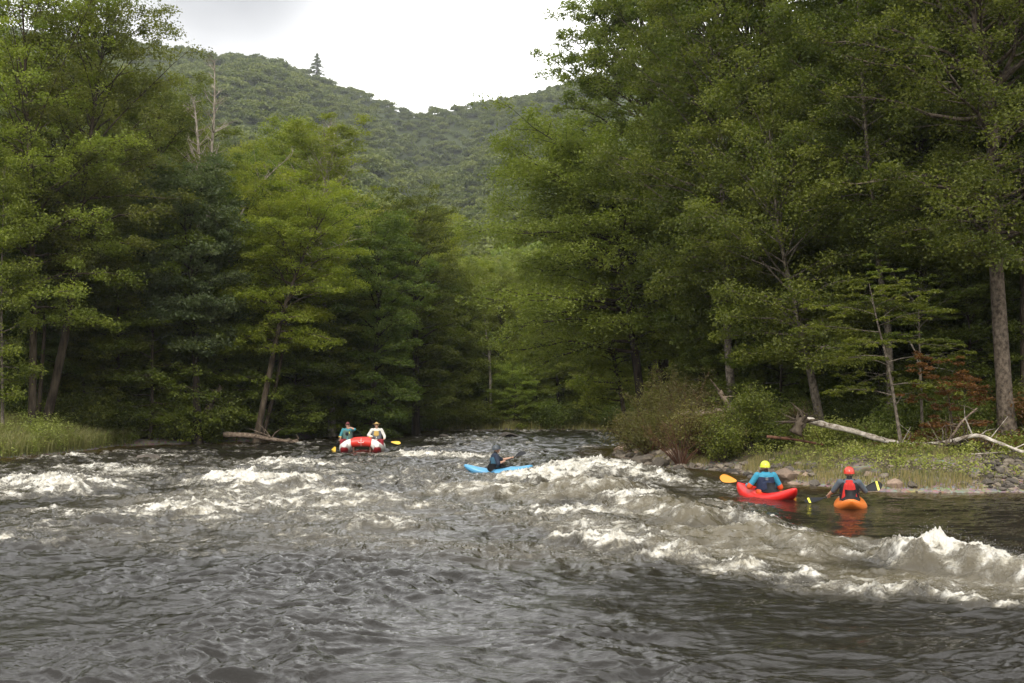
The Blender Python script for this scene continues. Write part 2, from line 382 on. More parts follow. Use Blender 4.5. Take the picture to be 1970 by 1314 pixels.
def water_height(X, Y, feat=None):
    h0, foam, aer = feat if feat is not None else water_fields(X, Y)
    D = Y
    px = X / np.maximum(D, 1) * F + CX; py = 755 + F * CAMH / np.maximum(D, 3)
    calm = smooth(.0, 1, (px - 1330 - (1000 - py) * .2) / 250) * smooth(935, 955, py) * smooth(1120, 1040, py)  # eddy at right
    rough = np.interp(D, [0, 10, 15, 20, 30, 60, 95], [.8, .85, .9, 1.05, 1.3, 1.5, 1.4]) * (1 - .72 * calm)
    boat = np.ones_like(h0)
    for (bx, by, br) in BOATS: boat *= 1 - .75 * np.exp(-((X - bx) ** 2 + (Y - by) ** 2) / br ** 2)
    wx = X + .5 * pn(X * .35, Y * .4, 50) + .15 * pn(X * 1.2, Y * 1.4, 51)
    wy = Y + .5 * pn(X * .3, Y * .45, 52) + .15 * pn(X * 1.1, Y * 1.5, 53)
    def ridge(lx, ly, seed, rot=0.0, sharp=1.0, soft=1.0):
        c, s = math.cos(rot), math.sin(rot)
        n = pn((wx * c + wy * s) / lx, (-wx * s + wy * c) / ly, seed)
        return 1 - np.sqrt(n * n + .0025 * soft) * 2.0 * sharp
    band = smooth(-.35, .45, fbm(X * .22, Y * .16, 60, 2))      # patches of rougher and smoother water
    h = .060 * ridge(3.4, 1.9, 61, .12) + .060 * ridge(1.5, .95, 62, -.2) * (.6 + .5 * band)
    h += .04 * pn(wx / 1.0, wy / .62, 67)
    h += (.046 * ridge(1.25, .50, 63, .14, soft=1) + .036 * ridge(.66, .26, 64, -.14, soft=.6)) * (.35 + 1.0 * band)
    h += .026 * ridge(.34, .15, 65, .08, soft=.6) * (.4 + band) * smooth(60, 35, D) + 0.011 * ridge(.17, .08, 66, -.1, soft=1) * (.3 + .7 * band) * smooth(28, 15, D)
    mean = .09
    h = (h - mean) * rough * boat
    f = np.clip(foam, 0, 1)
    l1 = np.abs(pn(wx / .5, wy / .5, 70)); lump = (.06 * l1 + .045 * np.abs(pn(wx / .24, wy / .24, 71)) + .05 * np.abs(pn(X / .12, Y / .12, 72)) * (.4 + 1.6 * l1) + .04 * np.abs(pn(X / .055, Y / .06, 73)) * (.3 + 2 * l1))
    H = h0 * boat + h * (1 - .3 * f) + f * (lump * 1.25 - .03) * np.interp(D, [15, 40], [1, 1.2]) * (.35 + .65 * boat)
    # foam also rides sharp crests in the rough water
    crest = smooth(.03, .10, h) * smooth(17.0, 21, D) * (1 - calm) * .8
    far = smooth(20, 26, D) * (1 - calm)
    pt = fbm(wx * .5, wy * .42, 80, 3)
    fm = np.maximum(foam, crest * (.42 + .5 * smooth(-.1, .5, pt)) * .95)
    fm = np.maximum(fm, far * .38 * smooth(-.10, .40, pt))
    tex = .55 * fbm(wx * 2.2, wy * 2.6, 81, 5) + .5 * (1 - 2 * np.abs(pn(wx * 3.2, wy * 3.6, 82))) * .35
    tx2 = 1 - np.abs(pn(wx * 1.5 + .3 * tex, wy * 2.4, 83)) * 3.0
    ff = fm * .88 + (tex * 1.15 + .24 * tx2 - .15) * smooth(.05, .4, fm)
    return H, ff, aer, calm

def rows():
    y = [2.0]
    while y[-1] < 9: y.append(y[-1] + .25)
    while y[-1] < 92: y.append(y[-1] + max(.018, .00235 * y[-1]))
    return np.array(y)
yr = rows()
uc = np.arange(-.47, .4701, .00072)
ue = []; v = uc[-1]; s = .004
while v < 7: s *= 1.12; v += s; ue.append(v)
uc = np.concatenate([-np.array(ue[::-1]), uc, np.array(ue)])
UU, YY = np.meshgrid(uc, yr)
XX = UU * YY
XX = XX.astype(np.float32); YY = YY.astype(np.float32)
WH, WF, WA, WC = water_height(XX, YY)
print('water verts', XX.size)
sdw = None
sdg = river_sd(GXX, GYY)
# shallow factor from distance to the bank (coarse interpolation)
def shallow(X, Y):
    xs = np.arange(-45, 62, .5); ys = np.arange(-2, 95, .5); A, B = np.meshgrid(xs, ys); S = river_sd(A, B)
    fi = np.clip((X + 45) / .5, 0, len(xs) - 1.01); fj = np.clip((Y + 2) / .5, 0, len(ys) - 1.01)
    i = fi.astype(int); j = fj.astype(int); a = fi - i; c = fj - j
    return (S[j, i] * (1 - a) + S[j, i + 1] * a) * (1 - c) + (S[j + 1, i] * (1 - a) + S[j + 1, i + 1] * a) * c
SH = shallow(XX, YY)
edge = smooth(0, -1.6, SH)
WH *= (.2 + .8 * edge)
WF *= (.25 + .75 * smooth(.2, -1.2, SH))
shal = smooth(-2.8, -.1, SH)

m, nt, b = nmat('river_water'); L = nt.links.new; M_WATER = m
tc = N(nt, 'ShaderNodeTexCoord')
def attr(n_): a = N(nt, 'ShaderNodeAttribute'); a.attribute_name = n_; return a.outputs['Fac']
def math_(op, a, c, d=None):
    n = N(nt, 'ShaderNodeMath', operation=op)
    for i, v in enumerate((a, c, d)):
        if v is None: continue
        if isinstance(v, (int, float)): n.inputs[i].default_value = v
        else: L(v, n.inputs[i])
    return n.outputs[0]
def mrange(v, a, c, d=0, e=1, smooth_=True):
    n = N(nt, 'ShaderNodeMapRange', interpolation_type='SMOOTHSTEP' if smooth_ else 'LINEAR'); L(v, n.inputs['Value'])
    for k, x in zip(('From Min', 'From Max', 'To Min', 'To Max'), (a, c, d, e)): n.inputs[k].default_value = x
    return n.outputs[0]
def noise(sc, det=4, rgh=.6, sx=1, sy=1, dist=0):
    mp = N(nt, 'ShaderNodeMapping'); mp.inputs['Scale'].default_value = (sx, sy, 1); L(tc.outputs['Object'], mp.inputs['Vector'])
    n = N(nt, 'ShaderNodeTexNoise'); n.inputs['Scale'].default_value = sc; n.inputs['Detail'].default_value = det; n.inputs['Roughness'].default_value = rgh; n.inputs['Distortion'].default_value = dist
    L(mp.outputs[0], n.inputs['Vector']); return n.outputs['Fac']
fo = attr('foam'); ae = attr('aer'); shl = attr('shal')
nf = noise(9, 8, .68, 1, 1.1, .6)
fz = math_('ADD', fo, math_('MULTIPLY', math_('SUBTRACT', nf, .5), 1.5))
ffac = mrange(fz, .42, .98)
fthin = mrange(fz, .22, .72, 0, .28)
fall = math_('MAXIMUM', ffac, math_('MULTIPLY', fthin, mrange(fo, .1, .35)))
wcol = N(nt, 'ShaderNodeMix', data_type='RGBA'); wcol.inputs['A'].default_value = (.015, .013, .010, 1); wcol.inputs['B'].default_value = (.21, .178, .11, 1)
L(math_('MULTIPLY', ae, .55), wcol.inputs['Factor'])
w2 = N(nt, 'ShaderNodeMix', data_type='RGBA'); L(wcol.outputs['Result'], w2.inputs['A']); w2.inputs['B'].default_value = (.05, .030, .010, 1); L(math_('MULTIPLY', shl, .9), w2.inputs['Factor'])
fc = N(nt, 'ShaderNodeMix', data_type='RGBA'); L(w2.outputs['Result'], fc.inputs['A']); L(fall, fc.inputs['Factor'])
nw = noise(3.2, 9, .72, 1, 1.3, .8); nw2 = noise(30, 6, .75)
ww = math_('ADD', math_('MULTIPLY', nw, .62), math_('MULTIPLY', nw2, .38))
fcol = N(nt, 'ShaderNodeValToRGB'); e = fcol.color_ramp.elements
e[0].position = .36; e[0].color = (.33, .295, .22, 1); e[1].position = .54; e[1].color = (.86, .83, .75, 1); k_ = e.new(.45); k_.color = (.56, .52, .42, 1)
L(math_('ADD', ww, math_('MULTIPLY', math_('SUBTRACT', fo, .85), .10)), fcol.inputs['Fac']); L(fcol.outputs['Color'], fc.inputs['B'])
L(fc.outputs['Result'], b.inputs['Base Color'])
L(mrange(fall, 0, 1, .035, .75, False), b.inputs['Roughness']); b.inputs['IOR'].default_value = 1.333
L(mrange(fall, 0, 1, .62, .12, False), b.inputs['Specular IOR Level'])
bn = noise(5.5, 6, .62, 1, 1.5, .3); bn2 = noise(16, 4, .6, 1, 1.5)
hgt = math_('ADD', math_('MULTIPLY', bn, .024), math_('MULTIPLY', bn2, .008))
hgt = math_('ADD', hgt, math_('MULTIPLY', math_('MULTIPLY', math_('ADD', nw, nw2), fall), .09))
bp = N(nt, 'ShaderNodeBump'); bp.inputs['Strength'].default_value = .75; bp.inputs['Distance'].default_value = 1.0; L(hgt, bp.inputs['Height']); L(bp.outputs['Normal'], b.inputs['Normal'])
wme = np_mesh('water', np.stack([XX, YY, WH], -1).reshape(-1, 3), grid_faces(len(yr), len(uc)), [M_WATER], {'foam': WF.ravel(), 'aer': WA.ravel(), 'shal': shal.ravel()}, sm=True)
tag(link('river_water', wme), kind='structure')
tick('water')
def water_at(x, y):
    X = np.array([[x]], np.float32); Y = np.array([[y]], np.float32)
    return float(water_height(X, Y)[0][0, 0])
# ------------------------------------------------------------------ tree builder
def leaf_quads(P, rng, size, up=.9, wid=.62, fold=.18):
    n = len(P)
    nrm = rng.normal(size=(n, 3)) * .55; nrm[:, 2] += up; nrm /= np.linalg.norm(nrm, axis=1)[:, None]
    t = rng.normal(size=(n, 3)); t -= (t * nrm).sum(1)[:, None] * nrm; t /= np.linalg.norm(t, axis=1)[:, None]
    s = np.cross(nrm, t)
    Ls = (size * rng.uniform(.65, 1.25, n))[:, None]; W = Ls * wid * .5
    V = np.empty((n, 4, 3)); V[:, 0] = P - t * Ls * .5; V[:, 2] = P + t * Ls * .5 - nrm * Ls * .12
    V[:, 1] = P + s * W + nrm * Ls * fold * .5; V[:, 3] = P - s * W + nrm * Ls * fold * .5
    Q = np.arange(n * 4).reshape(n, 4)
    return V.reshape(-1, 3), Q

def make_tree(name, seed, path, r0, R, t0=.25, limbs=44, npc=46, cl=.72, leaf=.15, flat=.72, e0=8., e1=68., droop=.12, up=.8, topr=.5, bulge=.5, bias=None, gap=.25, sub=6, barkm=None, leafm=None, shp=2.0, wig=.06, taper=.85, bare=0.0):
    rng = np.random.RandomState(seed); npc *= 1.5; leaf *= .86; cl *= .66
    TP = catmull(path, 6); n = len(TP); tt = np.linspace(0, 1, n)
    TR = r0 * (1 - tt * taper) ; TR[0] *= 1.35; TR[1] *= 1.12
    H = np.linalg.norm(TP[-1] - TP[0])
    mb = MB(); V, Q, T = tube_vf(TP, TR, 9); mb.add(V, Q)
    C = []; CB = []
    az = rng.rand() * 6.28
    for i in range(limbs):
        f = (i + rng.rand()) / limbs; t = t0 + (1 - t0) * f * .9
        az += 2.4 + rng.normal() * .35
        # crown envelope
        env = (bulge_env(f, bulge, topr, shp)) * R * rng.uniform(.72, 1.12)
        if rng.rand() < gap * .35: env *= .5
        if bias is not None:
            d = math.cos(az - bias[0]); env *= 1 + bias[1] * d
        if env < .25: continue
        base = np.array([np.interp(t, tt, TP[:, k]) for k in range(3)])
        e = math.radians(e0 + (e1 - e0) * f ** 1.3 + rng.normal() * 8)
        Lb = env / max(.66, math.cos(e)) * .95
        m_ = 6; s = np.linspace(0, 1, m_)
        dx, dy = math.cos(az), math.sin(az)
        wg = np.cumsum(rng.normal(size=(m_, 3)) * wig * Lb / m_ * 2, axis=0); wg[0] = 0
        P = base + np.stack([dx * s * Lb * math.cos(e), dy * s * Lb * math.cos(e), s * Lb * math.sin(e) - droop * Lb * s ** 2 * math.cos(e)], -1) + wg
        rb = min(np.interp(t, tt, TR) * .5, .012 + .017 * Lb)
        V, Q, _ = tube_vf(P, rb * (1 - s * .85), 5); mb.add(V, Q)
        isb = rng.rand() < bare
        for j in range(sub):
            ss = .16 + .84 * (j + rng.rand() * .8) / sub
            p0 = np.array([np.interp(ss, s, P[:, k]) for k in range(3)])
            a2 = az + (1 if j % 2 else -1) * rng.uniform(.5, 1.25)
            l2 = Lb * .42 * (1.25 - ss) * rng.uniform(.6, 1.2) + .25
            d2 = np.array([math.cos(a2), math.sin(a2), math.sin(e) * .4 + rng.normal() * .12])
            p1 = p0 + d2 * l2 * .5 + np.array([0, 0, .02 * l2]); p2 = p0 + d2 * l2 - np.array([0, 0, droop * .5 * l2])
            V, Q, _ = tube_vf([p0, p1, p2], [rb * .35, rb * .22, .004], 3); mb.add(V, Q)
            if isb: continue
            for q in ((p2,) if l2 < .7 else (p1, p2)):
                C.append(q); CB.append(rng.rand())
        if not isb: C.append(P[-1]); CB.append(rng.rand())
    C = np.array(C); CB = np.array(CB)
    K = len(C)
    cnt = (npc * rng.uniform(.55, 1.4, K)).astype(int)
    idx = np.repeat(np.arange(K), cnt); n = len(idx)
    o = rng.normal(size=(n, 3)); rr = np.linalg.norm(o, axis=1)[:, None]; o = o / rr * rng.rand(n)[:, None] ** .5
    cr_ = (cl * rng.uniform(.7, 1.3, K))[idx][:, None]
    o = o * cr_ * np.array([1, 1, flat]); o[:, 2] -= droop * (o[:, 0] ** 2 + o[:, 1] ** 2) / cl * .9
    P = C[idx] + o
    V, Q = leaf_quads(P, rng, leaf, up)
    v = np.clip(.62 * CB[idx] + .42 * rng.rand(n) ** 1.2, 0, 1)
    v = np.where(rng.rand(n) < .02, 1.35, v)
    cm = np_mesh(name + '_crown', V, Q, [leafm], {'v': np.repeat(v, 4)}, sm=False)
    tm = mb.build(name + '_trunk', [barkm], True)
    return tm, cm

def bulge_env(f, b, topr, shp=2.0):
    # 0 at crown base .. 1 at top
    if f < b: return .62 + .38 * math.sin(f / b * PI / 2)
    g = (f - b) / (1 - b); return topr * g + (1 - g ** shp) ** (.5 if shp > 1.6 else .9) * (1 - topr * g)

def place_tree(tm, cm, loc, rz=0, s=1.0, sz=None, name='leafy_tree', label='', group=None, leafm=None, barkm=None, cat='tree', tilt=(0, 0)):
    e = empty(name, loc, rz, label, cat, group); e.scale = (s, s, sz or s); e.rotation_euler = (tilt[0], tilt[1], rz)
    t = link('trunk', tm, e); c = link('crown', cm, e)
    for o, mt in ((c, leafm), (t, barkm)):
        if mt: o.material_slots[0].link = 'OBJECT'; o.material_slots[0].material = mt
    return e

LM_MID = leafmat('leaf_mid_green', (0.063, 0.085, 0.016), (0.168, 0.184, 0.030))
LM_YEL = leafmat('leaf_yellow_green', (0.099, 0.122, 0.014), (0.233, 0.239, 0.027))
LM_LGT = leafmat('leaf_light_green', (0.096, 0.125, 0.020), (0.223, 0.246, 0.039))
LM_BLU = leafmat('leaf_blue_green', (0.058, 0.079, 0.028), (0.142, 0.157, 0.061), spec=.5)
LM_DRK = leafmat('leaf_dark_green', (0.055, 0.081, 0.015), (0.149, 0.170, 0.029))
LM_OLV = leafmat('leaf_olive', (0.091, 0.111, 0.025), (0.198, 0.214, 0.043))
LM_RST = leafmat('leaf_rusty', (0.103, 0.046, 0.018), (0.242, 0.104, 0.036))
BK_BRN = barkmat('bark_brown', (.030, .022, .015), (.10, .078, .055))
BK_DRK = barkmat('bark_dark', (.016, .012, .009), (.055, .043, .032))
BK_GRY = barkmat('bark_grey', (.05, .04, .03), (.19, .16, .125), scale=9, zs=.8)
BK_ROU = barkmat('bark_rough', (.04, .03, .022), (.15, .12, .09), scale=9, zs=.8)
BK_PAL = barkmat('bark_pale', (.14, .115, .085), (.36, .32, .26), scale=7, zs=.4)

def gz(x, y): return float(ground_z(np.array([x]), np.array([y]))[0])

def hero(name, seed, pts, Y, r0, R, label, leafm, barkm, **kw):
    """a tree whose trunk follows the bends seen in the photograph, built where it stands"""
    Wp = [wp(px, py, Y) for px, py in pts]
    base = Wp[0].copy(); base[2] = gz(base[0], base[1]) - .1
    if Wp[1][2] < base[2] + .5: Wp = [Wp[0]] + Wp[2:]
    P = np.array([w_ - base for w_ in Wp]); P[0] = 0
    nm = kw.pop('oname', 'leafy_tree')
    if 'jy' in kw:
        j = kw.pop('jy'); P[:, 1] += np.linspace(0, j, len(P))
    tm, cm = make_tree(name, seed, P, r0, R, leafm=leafm, barkm=barkm, **kw)
    return place_tree(tm, cm, base, name=nm, label=label)

# light comes from over the river, so river side limbs are longer: azimuth of the river seen from each bank
LB, RB = math.radians(-35), math.radians(200)
hero('l1', 101, [(62, 808), (64, 600), (60, 400), (52, 200), (40, -60)], 54.5, .18, 4.3, 'straight trunked tree at the left edge of the photo standing behind the weedy point', LM_LGT, BK_BRN, t0=.22, limbs=62, bias=(LB, .2), npc=52)
hero('l2', 102, [(84, 806), (130, 620), (150, 460), (165, 330), (190, 150), (208, 10)], 56.5, .21, 4.1, 'tall leaning tree with its top against the grey sky behind the weedy point', LM_OLV, BK_BRN, t0=.30, limbs=70, bias=(LB, .1), npc=52, topr=.35, bulge=.35)
hero('l3', 103, [(6, 805), (3, 560), (8, 330)], 52, .07, 1.6, 'thin pale sapling at the left edge of the photo', LM_LGT, BK_GRY, t0=.15, limbs=30, leaf=.14)
hero('l3b', 104, [(72, 806), (84, 660), (92, 500), (100, 380)], 57, .11, 2.2, 'slender young tree squeezed between the two big trunks on the left point', LM_DRK, BK_BRN, t0=.45, limbs=30)
hero('l4', 105, [(382, 770), (374, 640), (368, 500), (362, 360)], 61, .2, 3.3, 'dark blue green oak with a rounded crown on the left bank', LM_BLU, BK_DRK, t0=.25, limbs=52, flat=.55, up=.5, leaf=.17, droop=.15, npc=60)
hero('l5', 106, [(300, 800), (305, 500), (300, 330), (302, 215)], 68, .26, 3.8, 'olive tree behind the blue green oak on the left bank, reaching below the ridge line', LM_OLV, BK_BRN, t0=.2, limbs=60, npc=52)
hero('l7', 107, [(490, 846), (522, 700), (545, 600), (585, 490), (620, 420)], 62.5, .18, 3.5, 'yellow green tree leaning right from the water edge with a fallen log at its foot', LM_YEL, BK_BRN, t0=.30, limbs=46, flat=.5, droop=.28, npc=55, leaf=.13, up=1.2)
hero('l7b', 108, [(502, 842), (535, 720), (552, 600), (548, 480), (520, 400)], 64, .12, 3.3, 'yellowing tree right behind the leaning trunk on the left bank', LM_YEL, BK_BRN, t0=.34, limbs=44, flat=.5, droop=.28, npc=55, leaf=.13, up=1.2, bias=(PI, .3))
hero('l8', 109, [(640, 830), (630, 640), (615, 450), (640, 262)], 70, .22, 3.9, 'broad grey green tree rising behind the raft with bare pale twigs in its crown', LM_LGT, BK_PAL, t0=.12, limbs=68, npc=52, bare=.12, flat=.4)
hero('l8b', 110, [(600, 835), (606, 520), (626, 340), (645, 255)], 76, .12, 1.8, 'slim pale barked tree with bare top branches between the yellow trees', LM_LGT, BK_PAL, t0=.45, limbs=26, npc=20, bare=.85, e0=40, e1=50, droop=0, topr=.1, bulge=.2)
hero('l9', 111, [(800, 825), (800, 660), (795, 520), (790, 455)], 76, .24, 3.5, 'dark green tree on the left bank nearest the far bend', LM_MID, BK_DRK, t0=.08, limbs=64, npc=54, flat=.45)
hero('l9b', 112, [(715, 835), (722, 700), (730, 560), (722, 450)], 70, .2, 3.2, 'deep green tree with low drooping boughs behind the raft', LM_DRK, BK_DRK, t0=.06, limbs=64, npc=50, droop=.35, flat=.45)
hero('l10', 113, [(870, 825), (868, 700), (865, 600), (860, 560)], 84, .2, 3.3, 'olive green tree at the far bend left of the gap', LM_OLV, BK_BRN, t0=.05, limbs=60, npc=46)
hero('l11', 114, [(760, 826), (765, 600), (800, 520), (806, 450)], 86, .2, 3.2, 'yellow tinged tree top showing over the dark tree near the bend', LM_YEL, BK_BRN, t0=.3, limbs=50, npc=46)
hero('r1', 201, [(1243, 790), (1212, 600), (1192, 450), (1172, 370), (1158, 295)], 57, .22, 6.3, 'curved dark trunk leaning over the river with a broad light green crown', LM_LGT, BK_DRK, t0=.16, limbs=110, sub=9, cl=1.0, bias=(RB, .42), npc=62, droop=.25, e1=50, bulge=.2, topr=.1, shp=1.25)
hero('r2', 202, [(1212, 800), (1188, 720), (1172, 660), (1160, 600)], 60, .13, 2.6, 'small tree leaning left beside the curved dark trunk', LM_LGT, BK_BRN, t0=.2, limbs=40, bias=(RB, .3))
hero('r3', 203, [(1290, 790), (1262, 520), (1250, 250), (1232, 20)], 61, .3, 5.0, 'tall sunlit tree whose top left edge meets the white sky', LM_OLV, BK_BRN, t0=.28, limbs=120, npc=64, bulge=.4, topr=.4, flat=.6, leaf=.17)
hero('r3b', 204, [(1255, 790), (1250, 700), (1246, 560), (1240, 470)], 62, .12, 2.4, 'small dark stemmed tree just right of the curved trunk', LM_YEL, BK_DRK, t0=.4, limbs=34)
hero('r4', 205, [(1412, 800), (1400, 640), (1392, 450), (1385, 200), (1375, -120)], 47, .19, 4.2, 'grey trunked tree rising behind the bushy shrub', LM_MID, BK_GRY, t0=.30, limbs=70, npc=56, bias=(RB, .15), leaf=.14)
hero('r5', 206, [(1585, 812), (1560, 720), (1542, 640), (1500, 450), (1480, 250)], 42.5, .17, 3.6, 'leaning grey trunk rising behind the root of the fallen birch', LM_MID, BK_GRY, t0=.36, limbs=60, npc=56, leaf=.13)
hero('r6', 207, [(1715, 810), (1708, 640), (1690, 500), (1672, 330), (1655, 100), (1645, -150)], 41.5, .14, 3.4, 'slender mottled trunk behind the layered beech boughs', LM_DRK, BK_GRY, t0=.42, limbs=60, npc=52, leaf=.13)
hero('r7', 208, [(1777, 812), (1773, 600), (1770, 400), (1765, 100), (1760, -200)], 45, .32, 4.4, 'thick dark trunk in the shade behind the rusty bush', LM_DRK, BK_DRK, t0=.36, limbs=70, npc=52, leaf=.14)
hero('r8', 209, [(1938, 838), (1922, 600), (1912, 430), (1905, 200), (1872, 0), (1850, -220)], 37.5, .25, 4.6, 'big rough barked trunk at the right edge of the photo', LM_MID, BK_ROU, t0=.30, limbs=100, npc=56, leaf=.13, taper=.6)
hero('r9', 210, [(1978, 830), (1972, 500), (1965, 200), (1960, -200)], 40, .24, 4.0, 'second straight trunk close behind the big rough barked one', LM_DRK, BK_BRN, t0=.46, limbs=60, npc=50, leaf=.13)
hero('r10', 211, [(1735, 822), (1712, 720), (1688, 620), (1672, 545)], 36.5, .055, 2.5, 'young beech with bright layered boughs over the grassy bank', LM_LGT, BK_GRY, t0=.16, limbs=17, npc=40, cl=.34, leaf=.105, flat=.22, droop=.22, up=1.5, sub=7, e1=35, wig=.03)
hero('r11', 212, [(1840, 830), (1830, 800), (1826, 770), (1820, 740)], 36.0, .035, 1.1, 'rusty leaved sapling left of the big trunk', LM_RST, BK_BRN, t0=.2, limbs=14, npc=34, cl=.28, leaf=.10, flat=.3, up=1.2)
hero('r12', 213, [(1775, 800), (1770, 700), (1768, 620), (1765, 560)], 38.5, .05, 1.9, 'small leafy sapling right of the young beech', LM_MID, BK_GRY, t0=.45, limbs=13, npc=36, cl=.32, leaf=.105, flat=.22, up=1.4)
tick('heroes')

# generic kinds for the rest of the two banks
def straight(h, wob=.35, seed=0):
    r = np.random.RandomState(seed); z = np.linspace(0, h, 6); P = np.zeros((6, 3)); P[:, 2] = z; P[1:, :2] = np.cumsum(r.normal(size=(5, 2)) * wob, axis=0); return P
KIND = []
for k, (h, R, t0, lim, fl, ds) in enumerate([(17, 4.2, .12, 74, .7, .2), (19, 4.4, .18, 80, .8, .15), (15, 3.8, .08, 70, .6, .3), (18, 3.8, .2, 70, .85, .12)]):
    KIND.append(make_tree('kind%d' % k, 300 + k, straight(h, .3, k), .2, R, t0=t0, limbs=lim, npc=48, flat=fl, droop=ds, leaf=.17, leafm=LM_MID, barkm=BK_BRN))
LOW = []
for k, (h, R, dr) in enumerate([(6.5, 2.4, .35), (5.0, 2.2, .25), (8.5, 2.6, .4)]):
    LOW.append(make_tree('low%d' % k, 320 + k, straight(h, .15, 30 + k), .07, R, t0=.05, limbs=44, npc=42, cl=.5, flat=.42, droop=dr, leaf=.12, leafm=LM_DRK, barkm=BK_DRK, e1=40, up=1.2))
rr = random.Random(5)
MATS = [LM_MID, LM_OLV, LM_LGT, LM_DRK, LM_MID, LM_YEL, LM_BLU]
placed = []
def free(x, y, d):
    return all((x - a) ** 2 + (y - b) ** 2 > d * d for a, b in placed)
for o in list(COL.objects):
    if o.get('category') == 'tree': placed.append((o.location.x, o.location.y))
def sky_top(px):
    return np.interp(px, [225, 285, 330, 400, 540, 640, 700, 800, 900, 960, 1000, 1020, 1050, 1080, 1120, 1160], [-300, 120, 230, 260, 275, 265, 360, 430, 490, 530, 460, 380, 260, 170, 60, -300])
cnt = 0
inview = lambda x, y, s: abs(x) < y * .5 + 2
def scatter(xr, yr_, n, dmin, sdr, kinds, lab, grp, mats, srange, nm='leafy_tree', cat='tree', cond=None):
    global cnt
    k = 0
    for _ in range(n * 40):
        if k >= n: break
        x = rr.uniform(*xr); y = rr.uniform(*yr_)
        if not inview(x, y, 0) or not free(x, y, dmin): continue
        s = float(river_sd(np.array([x]), np.array([y]))[0])
        if not (sdr[0] < s < sdr[1]) or not free(x, y, dmin): continue
        if cond and not cond(x, y, s): continue
        tm, cm = kinds[rr.randrange(len(kinds))]; sc = rr.uniform(*srange)
        hk = max(v.co.z for v in tm.vertices); px_ = x / y * F + CX; half = 3.2 / y * F; zb = gz(x, y)
        top = max(sky_top(px_ + q) for q in (-half, -half / 2, 0, half / 2, half)); mx = (CAMH + (755 - top) / F * y - zb) / hk
        if mx < .5: continue
        sc = min(sc, mx); placed.append((x, y)); k += 1; cnt += 1
        place_tree(tm, cm, (x, y, gz(x, y) - .15), rr.uniform(0, 6.28), sc, sc * rr.uniform(.9, 1.12), nm, lab, grp, mats[rr.randrange(len(mats))], BK_DRK if rr.random() < .6 else BK_BRN, cat, (rr.uniform(-.04, .04), rr.uniform(-.04, .04)))
lowcap = lambda x, y, s: abs(x) < y * .5 + 2
scatter((-34, -6), (50, 100), 34, 4.2, (3.5, 40), KIND, 'leafy tree standing back in the dense wood on the left bank', 'trees of the left bank wood', MATS, (.85, 1.08), cond=lambda x, y, s: inview(x, y, s) and not (x > -20 and y > 66 and x > -.2 * y - 3 and False))
scatter((4, 38), (36, 64), 46, 3.6, (5.5, 40), KIND, 'tall leafy tree in the shaded wood on the right bank', 'trees of the right bank wood', [LM_MID, LM_DRK, LM_MID, LM_OLV, LM_BLU], (1.1, 1.35), cond=inview)
scatter((2, 60), (86, 120), 16, 5, (2, 60), KIND, 'leafy tree on the far bank behind the river bend', 'trees on the far bank of the bend', MATS, (.7, .9), cond=inview)
scatter((-14, 14), (85, 120), 26, 4, (1.5, 60), KIND, 'leafy tree filling the gap at the river bend', 'trees filling the gap at the bend', [LM_LGT, LM_YEL, LM_LGT, LM_OLV], (.55, .85), cond=inview)
scatter((-26, -4), (50, 86), 85, 1.25, (.3, 4.2), LOW, 'dark low tree with drooping boughs at the left water edge', 'low trees along the left water edge', [LM_MID, LM_LGT, LM_DRK, LM_MID], (.85, 1.4), nm='understory_tree', cond=lambda x, y, s: not (x < -17.5 and y < 60.5))
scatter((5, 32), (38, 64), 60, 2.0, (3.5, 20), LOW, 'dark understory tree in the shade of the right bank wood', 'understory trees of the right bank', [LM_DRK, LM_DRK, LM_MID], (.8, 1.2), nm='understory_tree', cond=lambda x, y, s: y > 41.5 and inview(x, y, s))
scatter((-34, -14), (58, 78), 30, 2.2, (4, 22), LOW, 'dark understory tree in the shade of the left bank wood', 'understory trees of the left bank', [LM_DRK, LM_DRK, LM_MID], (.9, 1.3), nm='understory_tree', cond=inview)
scatter((-7, 12), (83, 92), 22, 1.8, (.6, 6), LOW, 'low bushy tree on the far bank of the bend', 'low trees on the far bank', [LM_LGT, LM_MID, LM_LGT], (.55, .9), nm='understory_tree')
tick('scatter %d' % cnt)

# ------------------------------------------------------------------ hillside forest
def round_crown(seed, n, leaf, R=4.0, Hh=5.0):
    """dome crown of many lobes, trunk below, one mesh"""
    rng = np.random.RandomState(seed); P = []; CBs = []
    for k in range(16):
        a = rng.rand() * 6.28; r = R * .68 * rng.rand() ** .5; z = Hh * (1 - (r / R) ** 2) ** .5 * rng.uniform(.45, .9)
        c = np.array([math.cos(a) * r, math.sin(a) * r, 2.2 + z]); lr = R * rng.uniform(.28, .46)
        m_ = n // 16; d = rng.normal(size=(m_, 3)); d[:, 2] = np.abs(d[:, 2]) * .9 - .25; d /= np.linalg.norm(d, axis=1)[:, None]
        P.append(c + d * lr * rng.uniform(.75, 1.05, (m_, 1)) * np.array([1, 1, .75])); CBs.append(np.full(m_, rng.rand()))
    P = np.concatenate(P); cb = np.concatenate(CBs)
    V, Q = leaf_quads(P, rng, leaf, .7, .8)
    v = np.clip(.4 * cb + .5 * rng.rand(len(P)), 0, 1)
    return V, Q, np.repeat(v, 4)
HILLM = [leafmat('hill_leaf_a', (0.078, 0.100, 0.021), (0.182, 0.192, 0.034), vary=.28, trans=.25), leafmat('hill_leaf_b', (0.109, 0.120, 0.024), (0.246, 0.217, 0.034), vary=.25, trans=.25)]
HC = []
